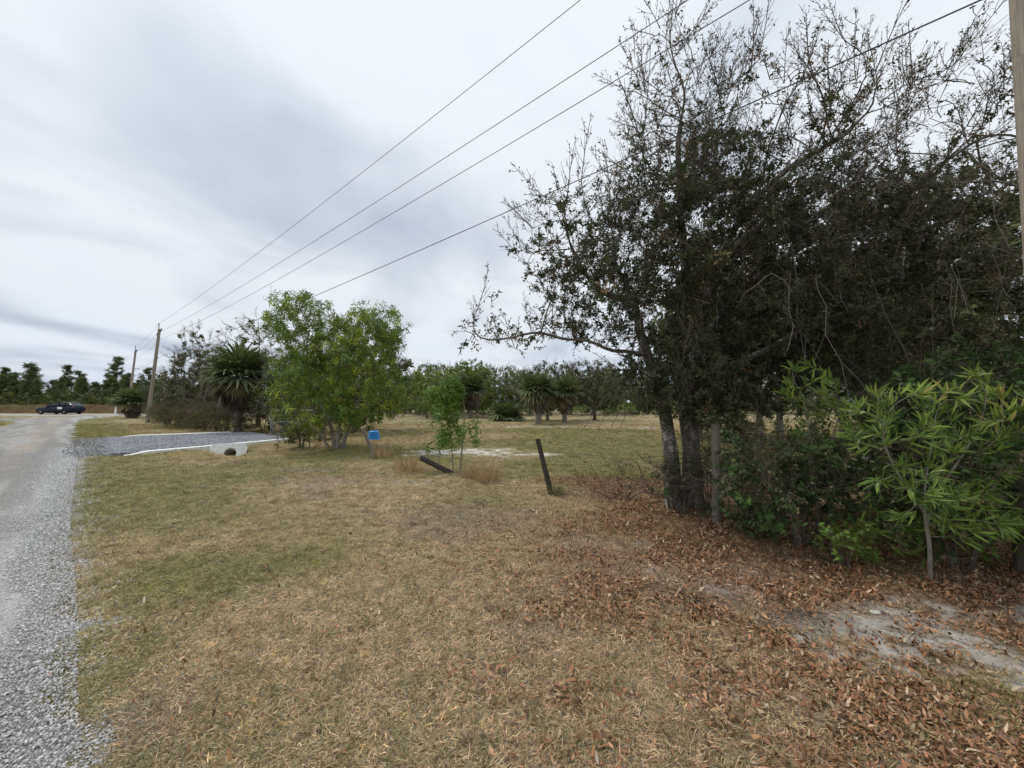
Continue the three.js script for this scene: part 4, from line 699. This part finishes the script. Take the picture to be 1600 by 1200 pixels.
// ---------------------------------------------------------------- driveway kerbs, culvert mouth, gate
function kerb(line, label, top, w = 0.2) {
  const o = thing('kerb', label, 'kerb', [0, 0, 0]), c = new THREE.CatmullRomCurve3(line), n = 9;
  for (let k = 0; k < n; k++) {                                       // cast in lengths with open joints
    const g = new GB(), m = 4, a0 = k / n + 0.0006, a1 = (k + 1) / n - 0.0006; let prev = null;
    for (let i = 0; i <= m; i++) {
      const t = lerp(a0, a1, i / m), p = c.getPoint(t), tn = c.getTangent(t), s = V(tn.z, 0, -tn.x).normalize(), hh = top(t), e = 0.025;
      const prof = [[-w / 2, -0.45], [-w / 2, hh - e], [-w / 2 + e, hh], [w / 2 - e, hh], [w / 2, hh - e], [w / 2, -0.45]];
      const row = prof.map(([u, y], q) => g.vert(V(p.x + s.x * u, p.y + y, p.z + s.z * u), q < 2 ? V(-s.x, 0, -s.z) : q < 4 ? V(0, 1, 0) : s, u + y, t * 7, [1, 1, 1]));
      if (prev) for (let q = 0; q < 5; q++) { g.tri(prev[q], row[q], prev[q + 1]); g.tri(prev[q + 1], row[q], row[q + 1]); } else { for (let q = 1; q < 5; q++) g.tri(row[0], row[q], row[q + 1]); }
      prev = row; if (i === m) for (let q = 1; q < 5; q++) g.tri(row[0], row[q + 1], row[q]);
    }
    part('kerb_length', g.geo(), M.white, o);
  }
}
kerb([V(-11.55, 0, -11.5), V(-11.2, 0, -12.0), V(-10.75, 0, -12.8), V(-10.3, 0, -13.75), V(-9.75, 0, -14.9), V(-9.2, 0, -16.1)], 'white painted kerb on the culvert side of the driveway', (t) => 0.02 + 0.08 * smooth(0, 0.2, t));
kerb([V(-17.3, 0, -16.9), V(-16.5, 0, -17.35), V(-15.6, 0, -17.95), V(-14.6, 0, -18.6), V(-13.9, 0, -19.1)], 'thin pale kerb on the far side of the driveway', (t) => 0.07 + 0.06 * smooth(0, 0.2, t));
{
  // sloping concrete apron with the pipe mouth; faces the ditch
  const o = thing('culvert_headwall', 'white painted concrete culvert end with a dark round pipe mouth', 'culvert', [-9.86, -0.36, -13.5], 0.5);
  const sh = new THREE.Shape(); sh.moveTo(-0.44, -0.1); sh.lineTo(0.44, -0.1); sh.lineTo(0.5, 0.34); sh.lineTo(0.4, 0.5); sh.lineTo(-0.5, 0.5); sh.lineTo(-0.56, 0.36); sh.closePath();
  const hole = new THREE.Path(); hole.absellipse(0.02, 0.15, 0.19, 0.19, 0, Math.PI * 2); sh.holes.push(hole);
  const g = new THREE.ExtrudeGeometry(sh, { depth: 0.16, bevelEnabled: true, bevelSize: 0.015, bevelThickness: 0.015, bevelSegments: 2, curveSegments: 28 }); g.translate(0, 0, -0.08);
  const face = part('apron', g, M.white, o); face.rotation.x = -0.42;
  const p = new GB(); const pts = [V(0.02, 0.15, -0.02), V(0.02, 0.15, -0.8), V(0.02, 0.15, -1.6)]; p.tube(pts, [0.195, 0.195, 0.195], 28); part('pipe', p.geo(), M.pipe, o);
  const back = new THREE.CircleGeometry(0.195, 24); back.translate(0.02, 0.15, -1.6); part('pipe_end', back, M.pipe, o);
}
{
  const o = thing('chain_link_gate', 'grey chain link gate on steel posts at the end of the driveway', 'gate', at(-11.15, 17.85), 0.16), H = 1.2, W = 1.95;
  const bar = (n, a, b, r) => { const g = new GB(); g.tube([a, b], [r, r], 10); part(n, g.geo(), M.metal, o); };
  bar('gate_post', V(0, -0.3, 0), V(0, H + 0.2, 0), 0.035); bar('gate_post', V(W, -0.3, 0), V(W, H + 0.15, 0), 0.035);
  bar('frame_rail', V(0.05, H, 0), V(W - 0.05, H, 0), 0.022); bar('frame_rail', V(0.05, 0.1, 0), V(W - 0.05, 0.1, 0), 0.022); bar('frame_rail', V(0.05, H * 0.55, 0), V(W - 0.05, H * 0.55, 0), 0.016);
  bar('frame_upright', V(0.07, 0.1, 0), V(0.07, H, 0), 0.022); bar('frame_upright', V(W - 0.07, 0.1, 0), V(W - 0.07, H, 0), 0.022);
  const g = new GB(), hgt = H - 0.1; for (let c = -hgt; c < W; c += 0.075) for (const s of [1, -1]) { let x0 = c, x1 = c + hgt, y0 = 0, y1 = hgt; if (x0 < 0.07) { y0 = 0.07 - x0; x0 = 0.07; } if (x1 > W - 0.07) { y1 = hgt - (x1 - W + 0.07); x1 = W - 0.07; } if (x1 - x0 < 0.03) continue; const f = (x, y) => V(s > 0 ? x : W - x, 0.1 + y, s * 0.003); g.tube([f(x0, y0), f(x1, y1)], [0.0035, 0.0035], 3); }
  part('chain_link', g.geo(), M.metal, o, 'stuff');
  for (const y of [0.3, 0.9]) { const h = new GB(); h.tube([V(0, y - 0.05, 0.01), V(0, y + 0.05, 0.01)], [0.045, 0.045], 8); part('hinge', h.geo(), M.darkMetal, o); }
}

// ---------------------------------------------------------------- blue tub, white marker, car
{
  const o = thing('blue_tub', 'bright blue plastic tub upside down on the field grass', 'tub', at(-5.8, 16.2));
  const prof = [[0.235, 0.0], [0.25, 0.0], [0.255, 0.035], [0.235, 0.05], [0.215, 0.2], [0.195, 0.36], [0.18, 0.385], [0.0, 0.39]].map(([x, y]) => new THREE.Vector2(x, y));
  part('tub_wall', new THREE.LatheGeometry(prof, 40), M.blue, o);
  const rim = new THREE.TorusGeometry(0.25, 0.014, 8, 40); rim.rotateX(Math.PI / 2); rim.translate(0, 0.03, 0); part('rim', rim, M.blue, o);
  for (const s of [-1, 1]) { const h = new GB(), pts = []; for (let i = 0; i <= 8; i++) { const a = Math.PI * i / 8; pts.push(V(s * (0.235 + 0.03 * Math.sin(a)), 0.1 + 0.05 * Math.sin(a), 0.08 * Math.cos(a))); } h.tube(pts, pts.map(() => 0.01), 6); part('handle', h.geo(), M.blue, o); }
}
{
  const o = thing('marker_post', 'short white marker post standing beside the highway', 'marker post', at(-47.6, 46.2));
  part('shaft', new THREE.CylinderGeometry(0.085, 0.095, 1.15, 16).translate(0, 0.5, 0), M.white, o); part('cap', new THREE.SphereGeometry(0.088, 16, 8, 0, 6.2832, 0, 1.57).translate(0, 1.072, 0), M.white, o); part('base', new THREE.CylinderGeometry(0.12, 0.13, 0.16, 16).translate(0, 0.02, 0), M.concrete, o);
}
{
  const o = thing('parked_car', 'dark navy car with a white sign on its door on the highway', 'car', [-56.3, land(-56.3, 48) + 0.07, -48], 0);
  // body lofted from cross-sections along its length; the nose points left (-x)
  const secs = [[-2.28, 0.42, 0.62, 0.62], [-2.22, 0.28, 0.74, 0.76], [-1.9, 0.22, 0.86, 0.86], [-1.2, 0.2, 0.95, 0.9], [-0.75, 0.2, 0.99, 0.91], [0, 0.2, 0.98, 0.92], [1.2, 0.2, 1.0, 0.92], [1.9, 0.22, 1.02, 0.9], [2.2, 0.3, 0.98, 0.84], [2.3, 0.42, 0.86, 0.74]];
  const loft = (ss, name, mat, parent, ring) => { const g = new GB(); let prev = null; ss.forEach((s, i) => { const row = ring(s).map(([y, z]) => g.vert(V(s[0], y, z), V(0, 1, 0), i, y, [1, 1, 1])); if (prev) for (let q = 0; q < row.length; q++) { const q2 = (q + 1) % row.length; g.tri(prev[q], prev[q2], row[q]); g.tri(row[q], prev[q2], row[q2]); } if (i === 0 || i === ss.length - 1) for (let q = 1; q < row.length - 1; q++) i ? g.tri(row[0], row[q], row[q + 1]) : g.tri(row[0], row[q + 1], row[q]); prev = row; }); const ge = g.geo(); ge.computeVertexNormals(); return part(name, ge, mat, parent); };
  const ring = (s) => { const [, y0, y1, w] = s, pts = []; for (let k = 0; k < 20; k++) { const a = k / 20 * 6.2832, c = Math.cos(a), n = Math.sin(a), e = 0.45; pts.push([(y0 + y1) / 2 + (y1 - y0) / 2 * Math.sign(n) * Math.abs(n) ** e, w * Math.sign(c) * Math.abs(c) ** e]); } return pts; };
  loft(secs, 'body', M.carPaint, o, ring);
  const cab = [[-0.95, 0.9, 0.96, 0.78], [-0.4, 0.92, 1.22, 0.74], [0.05, 0.94, 1.42, 0.68], [0.7, 0.95, 1.48, 0.67], [1.5, 0.95, 1.43, 0.66], [2.0, 0.95, 1.24, 0.66], [2.2, 0.95, 1.02, 0.7]];
  loft(cab, 'cabin', M.carGlass, o, ring);
  loft([[-0.05, 1.4, 1.425, 0.55], [0.1, 1.4, 1.47, 0.62], [0.7, 1.42, 1.525, 0.64], [1.5, 1.38, 1.475, 0.62], [1.72, 1.36, 1.39, 0.55]], 'roof', M.carPaint, o, ring);
  for (const s of [-1, 1]) {
    for (const [x, y0, x1, y1] of [[-0.92, 0.95, 0.02, 1.44], [0.55, 0.93, 0.55, 1.47], [1.35, 0.93, 1.3, 1.44], [2.15, 0.97, 1.72, 1.38]]) { const g = new GB(); g.tube([V(x, y0, s * 0.79), V(x1, y1, s * 0.67)], [0.035, 0.03], 6); part('pillar', g.geo(), M.carPaint, o); }
    const door = new GB(); door.tube([V(-0.55, 0.35, s * 0.922), V(-0.6, 0.92, s * 0.9)], [0.006, 0.006], 4); door.tube([V(0.5, 0.35, s * 0.932), V(0.5, 0.93, s * 0.9)], [0.006, 0.006], 4); door.tube([V(1.3, 0.55, s * 0.93), V(1.35, 0.93, s * 0.9)], [0.006, 0.006], 4); part('door_seam', door.geo(), M.tyre, o);
    for (const x of [0.28, 1.05]) { const g = new GB(); g.tube([V(x - 0.09, 0.84, s * 0.935), V(x + 0.09, 0.84, s * 0.935)], [0.014, 0.014], 6); part('door_handle', g.geo(), M.rim, o); }
    const mir = new GB(); mir.tube([V(-0.55, 1.0, s * 0.8), V(-0.58, 1.02, s * 0.95), V(-0.5, 1.02, s * 1.02)], [0.03, 0.06, 0.05], 8); part('mirror', mir.geo(), M.carPaint, o);
    for (const x of [-1.45, 1.42]) {
      const wheel = new THREE.Group(); wheel.name = 'wheel'; wheel.position.set(x, 0.32, s * 0.8); o.add(wheel);
      const ty = new THREE.TorusGeometry(0.245, 0.085, 12, 32); ty.scale(1, 1, 1.3); part('tyre', ty, M.tyre, wheel);
      const rg = new GB(); for (let k = 0; k < 5; k++) { const a = k * 1.2566; rg.tube([V(0, 0, s * 0.07), V(Math.cos(a) * 0.19, Math.sin(a) * 0.19, s * 0.06)], [0.045, 0.025], 6); } const r1 = part('rim', rg.geo(), M.rim, wheel);
      part('hub_disc', new THREE.CylinderGeometry(0.2, 0.2, 0.05, 24).rotateX(Math.PI / 2), M.darkMetal, wheel);
    }
    const hl = new THREE.SphereGeometry(0.12, 14, 10); hl.scale(1.3, 0.55, 0.9); hl.translate(-2.08, 0.7, s * 0.58); part('headlight', hl, M.lampGlass, o);
    const tl = new THREE.SphereGeometry(0.12, 14, 10); tl.scale(0.6, 0.8, 1); tl.translate(2.2, 0.86, s * 0.62); part('tail_light', tl, M.redLamp, o);
  }
  const sign = new THREE.BoxGeometry(0.6, 0.26, 0.012); sign.translate(0.95, 0.78, 0.935); part('door_sign', sign, M.decal, o, null, 'blank white rectangular sign on the rear door');
}
// tall dry grass bank behind the highway, dry clumps by the old posts
function clumpGeo(seed, n, h, w, col, vary) {
  const r = rngOf(seed), g = new GB();
  for (let k = 0; k < n; k++) { const a = r() * 6.28, q = (r() + r() * r()) * w * 0.75, b = V(Math.cos(a) * q, -0.01, Math.sin(a) * q), d = V(Math.cos(a) * (0.2 + 1.0 * r()) + (r() - 0.5) * 0.8, 0.9, Math.sin(a) * (0.2 + 1.0 * r()) + (r() - 0.5) * 0.8).normalize(); g.leaf(b, d, V(Math.cos(a), 0.3, Math.sin(a)).normalize(), h * (0.25 + 0.95 * r() * (1 - 0.4 * q / w)), 0.006 + h * 0.007, 0.25 + 0.4 * r(), jitter(col, r, vary), 3); }
  return g.geo();
}
{
  const r = rngOf(700), t = clumpGeo(701, 40, 0.95, 0.2, [0.27, 0.205, 0.13], 0.45), list = [];
  for (let k = 0; k < 9000; k++) { const x = -185 + r() * 160, d = 53.5 + r() * 6.2; list.push([place(V(x, land(x, d), -d), V((r() - 0.5) * 0.3, 1, (r() - 0.5) * 0.3).normalize(), r() * 6, 0.7 + r() * 0.6, 0.25 + r() * 0.45), jitter(fbm(x * 0.15, d * 0.4) > 0.5 ? [1, 0.88, 0.78] : [1.0, 1.08, 0.9], r, 0.3)]); }
  tag(copies('tall_bank_grass', t, M.blade, list), 'tall rusty dry grass on the bank behind the highway', 'grass');
  [[-3.75, 11.1, 0.5, 'tan dry grass clump at the foot of the grey leaning post'], [-2.35, 8.85, 0.62, 'tan dry grass clump left of the fallen black post'], [-0.55, 7.85, 0.55, 'tan dry grass clump between the fallen post and the charred post'], [-0.85, 8.1, 0.35, 'small tan grass clump beside the larger one by the fallen post'], [0.78, 6.7, 0.3, 'green grass tuft at the foot of the charred leaning post']].forEach(([x, d, s, label], i) =>
    tag(part('grass_clump', clumpGeo(710 + i, 300, 0.6, 0.4, i === 4 ? [0.16, 0.19, 0.07] : [0.46, 0.335, 0.195], 0.4), M.blade), label, 'grass clump').position.set(...at(x, d)) || 0);
  scene.children.filter((c) => c.name.startsWith('grass_clump')).forEach((c, i) => c.scale.setScalar([0.7, 0.85, 0.8, 0.5, 0.4][i]));
  [[-2.75, 9.55, 'bleached flat stone lying on red leaves by the sand patch', 1]].length;
  const stone = (x, d, s, label) => { const g = new THREE.IcosahedronGeometry(s, 2), p = g.attributes.position; for (let i = 0; i < p.count; i++) { const v = V(p.getX(i), p.getY(i), p.getZ(i)), k = 0.75 + 0.5 * fbm(v.x / s * 1.4 + 9, v.y / s * 1.4 + v.z / s + 5, 3); p.setXYZ(i, v.x * k * 1.5, v.y * k * 0.5, v.z * k); } g.computeVertexNormals(); const m = part('pale_stone', g, M.concrete); m.position.set(x, land(x, d) + s * 0.3, -d); tag(m, label, 'stone'); };
  stone(2.76, 3.0, 0.026, 'bleached pale stone lying beside the red leaf litter'); stone(-0.92, 4.15, 0.014, 'small white stone on the open dry lawn');
}

// ---------------------------------------------------------------- turf, leaf litter, gravel: nobody could count them
{
  const r = rngOf(800);
  const tuft = (seed, n, h, w, spread, col, vary, bend) => { const q = rngOf(seed), g = new GB(); for (let k = 0; k < n; k++) { const a = q() * 6.28, m = Math.sqrt(q()) * spread, b = V(Math.cos(a) * m, -0.004, Math.sin(a) * m), a2 = q() * 6.28, d = V(Math.cos(a2) * bend * (0.4 + q()), 1, Math.sin(a2) * bend * (0.4 + q())).normalize(); const dead = q() < 0.35; g.leaf(b, d, V(-d.x, 0.4, -d.z).normalize(), h * (0.45 + 0.8 * q()), w * (0.7 + 0.6 * q()), 0.3 + 0.5 * q(), jitter(dead ? [col[0] * 1.4, col[1] * 1.28, col[2] * 1.35] : col, q, vary)); } return g.geo(); };
  const WH = [1, 1, 1], T = [tuft(811, 20, 0.05, 0.004, 0.065, WH, 0.5, 1.3), tuft(812, 18, 0.042, 0.0045, 0.075, WH, 0.55, 2.0), tuft(813, 26, 0.07, 0.0038, 0.045, WH, 0.5, 0.9)], lists = [[], [], []];
  const tryTuft = (x, d, s) => {
    const c = cover(x, d); if (c.q < -0.06 + (c.n3 - 0.5) * 0.8 + (c.n2 - 0.5) * 0.5 && c.q > -3.4) return; if (c.q > -0.5 && c.q < 0.5 && c.n3 > 0.5) c.n3 = 0.5;
    const inDrive = (() => { const u = (x + 11.5) * 0.53 + (d - 11.7) * 0.85, v = -(x + 11.5) * 0.85 + (d - 11.7) * 0.53; return u > -1 && u < 6.2 && v > -0.05 && v < 7.4 - 0.15 * u; })();
    if (inDrive || (d > 44.5 && d < 51.5)) return;
    if (r() < c.sand * 1.0 || r() < c.litter * 0.5 || r() < c.ash * 0.85 || r() < 0.35 * smooth(0.5, 0.64, c.n3)) return;
    let col = mix3(K.straw, K.olive, clamp(c.green * 1.1 + (r() - 0.5) * 0.7)); col = mix3(col, K.green, clamp(smooth(0.45, 1, c.green) * 0.8 + (r() < 0.05 ? 0.5 : 0))); col = mix3(col, K.mauve, c.mauve * 0.6); col = mix3(col, [0.2, 0.12, 0.06], c.litter * 0.4);
    const k = (c.s > -2 && c.litter > 0.3 ? 1.15 : 1) * (r() < 0.03 ? 1.9 : 1);
    lists[r() < 0.45 ? 0 : r() < 0.75 ? 1 : 2].push([place(V(x, land(x, d), -d), V((r() - 0.5) * 0.5, 1, (r() - 0.5) * 0.5).normalize(), r() * 6.28, s * (0.7 + 0.6 * r()), s * (0.55 + 0.75 * r()) * k), jitter(col, r, 0.42)]);
  };
  for (let k = 0; k < 380000; k++) { const u = r(), d = 1.0 + 27 * u ** 1.9, w = 1.55 * d + 1.4; tryTuft((r() * 2 - 1) * w, d, lerp(0.78, 1.9, smooth(2, 24, d))); }
  for (let k = 0; k < 26000; k++) { const d = 24 + 30 * r(), w = 1.5 * d; tryTuft((r() * 2 - 1) * w, d, 2.6); }
  lists.forEach((l, i) => tag(copies(['dry_turf', 'matted_turf', 'upright_turf'][i], T[i], M.blade, l), ['short straw and olive lawn grass', 'flattened matted dry grass in the lawn', 'longer upright grass tufts in the lawn'][i], 'grass'));
  // fallen oak leaves
  const FL = [0, 1, 2, 3, 4, 5].map((k) => { const g = new GB(), q = rngOf(870 + k); g.leaf(V(0, 0, 0), V(1, 0.05, 0).normalize(), V(0, 1, [0, 0.5, -0.4, 0.2, 0.9, -0.7][k]).normalize(), [0.058, 0.066, 0.05, 0.075, 0.04, 0.055][k], [0.02, 0.017, 0.025, 0.024, 0.022, 0.013][k], [-0.6, 0.75, -0.3, 0.45, -0.9, 1.1][k], WH, 3, [0.15, -0.25, 0.05, 0.1, -0.4, 0.35][k]); if (k === 3) g.leaf(V(0.02, 0, 0), V(0.7, 0.1, 0.7).normalize(), YUP, 0.03, 0.018, 0.2, [0.8, 0.8, 0.8]); return g.geo(); });
  const LL = [[], [], [], [], [], []], tones = [[0.33, 0.165, 0.078], [0.25, 0.115, 0.056], [0.38, 0.225, 0.12], [0.15, 0.085, 0.05], [0.43, 0.33, 0.22], [0.3, 0.13, 0.06], [0.27, 0.175, 0.1], [0.26, 0.135, 0.068]];
  const leafAt = (x, d, big) => { const m = place(V(x, land(x, d) + 0.004 + r() * 0.026, -d), V((r() - 0.5) * 1.7, 1, (r() - 0.5) * 1.7).normalize(), r() * 6.28, big * (0.32 + 0.62 * r() ** 1.6)); LL[Math.floor(r() * 6)].push([m, jitter(tones[Math.floor(r() * tones.length)], r, 0.3)]); };
  for (let k = 0; k < 420000; k++) { const d = 1.0 + 9.5 * r() ** 1.35, w = 1.5 * d + 1.2, x = (r() * 2 - 1) * w, c = cover(x, d); if (c.q < 0.15 && c.q > -3.5 && r() > 0.02) continue; const p = clamp((0.02 + 0.055 * smooth(-3, 1, x) * smooth(7, 2, d) + 0.95 * c.litter ** 1.4) * (1 - 0.8 * smooth(0.15, 0.8, c.sand)) * (1 - 0.8 * c.ash)); if (r() < p * 0.85 * (0.35 + 1.3 * smooth(0.35, 0.65, c.n3))) leafAt(x, d, lerp(0.8, 1, smooth(1.5, 3.5, d))); }
  LL.forEach((l, i) => tag(copies('fallen_leaves', FL[i], M.litter, l), 'rust and tan fallen oak leaves strewn over the lawn', 'leaf litter'));
  // gravel: pale chips along the track's edge, slate stone on the driveway
  const PEB = [1, 2, 3].map((s) => { const q = rngOf(850 + s), g = new THREE.IcosahedronGeometry(1, 0), p = g.attributes.position, m = new Map(); for (let i = 0; i < p.count; i++) { const key = [p.getX(i), p.getY(i), p.getZ(i)].map((v) => v.toFixed(2)).join(); if (!m.has(key)) m.set(key, 0.7 + 0.55 * q()); const k = m.get(key); p.setXYZ(i, p.getX(i) * k * 1.15, p.getY(i) * k * 0.7, p.getZ(i) * k); } g.computeVertexNormals(); return g; });
  const stoneMat = std({ roughness: 0.9 }), GL = [[], [], []], DL = [[], [], []];
  for (let k = 0; k < 230000; k++) {
    const s = -3 + 21 * r() ** 1.6, edge = r() < 0.45, q = edge ? -0.12 + (r() + r() + r() - 1.5) * 0.5 + 0.25 * (fbm(s * 1.1, 2.2, 3) - 0.5) : -3.3 * r(), [x, d] = roadPoint(q, s); if (d < 0.4) continue;
    if (q > 0.12 && r() < 0.6) continue;
    const sz = (edge ? 0.0028 + 0.0055 * r() ** 2.5 : 0.002 + 0.0035 * r() ** 2.5) * (1 + s * 0.05), v = edge ? lerp(0.32, 0.68, r()) : lerp(0.26, 0.48, r());
    GL[Math.floor(r() * 3)].push([place(V(x, land(x, d) + (q < 0 ? 0.036 * smooth(0.3, -0.3, q) : 0.004) + sz * 0.2, -d), rnd3(r), r() * 6, sz), [v * 1.0, v * 0.985, v * (0.93 + 0.07 * r())]]);
  }
  GL.forEach((l, i) => tag(copies('road_gravel', PEB[i], stoneMat, l), 'loose pale gravel chips along the track', 'gravel'));
  const cA = new THREE.CatmullRomCurve3(DRIVE.near.map(([x, d]) => V(x, 0, d))), cB = new THREE.CatmullRomCurve3(DRIVE.far.map(([x, d]) => V(x, 0, d)));
  for (let k = 0; k < 34000; k++) { const u = r(), t = r(), p = cA.getPoint(u).lerp(cB.getPoint(u), 0.01 + 0.98 * t), v = lerp(0.14, 0.5, r() ** 1.2), sz = 0.012 + 0.014 * r(), e = u < 0.05 ? 0.9 * r() ** 2 : 0, x = p.x - 0.6 * e + (e ? (r() - 0.5) * 0.4 : 0), d = p.z - 0.8 * e; DL[k % 3].push([place(V(x, Math.max(land(x, d), 0) + 0.074 + sz * 0.1, -d), rnd3(r), r() * 6, sz), [v * 0.97, v * 0.985, v * 1.05]]); }
  DL.forEach((l, i) => tag(copies('driveway_stone', PEB[i], stoneMat, l), 'slate grey crushed stone covering the driveway', 'gravel'));
}
renderer.render(scene, camera);
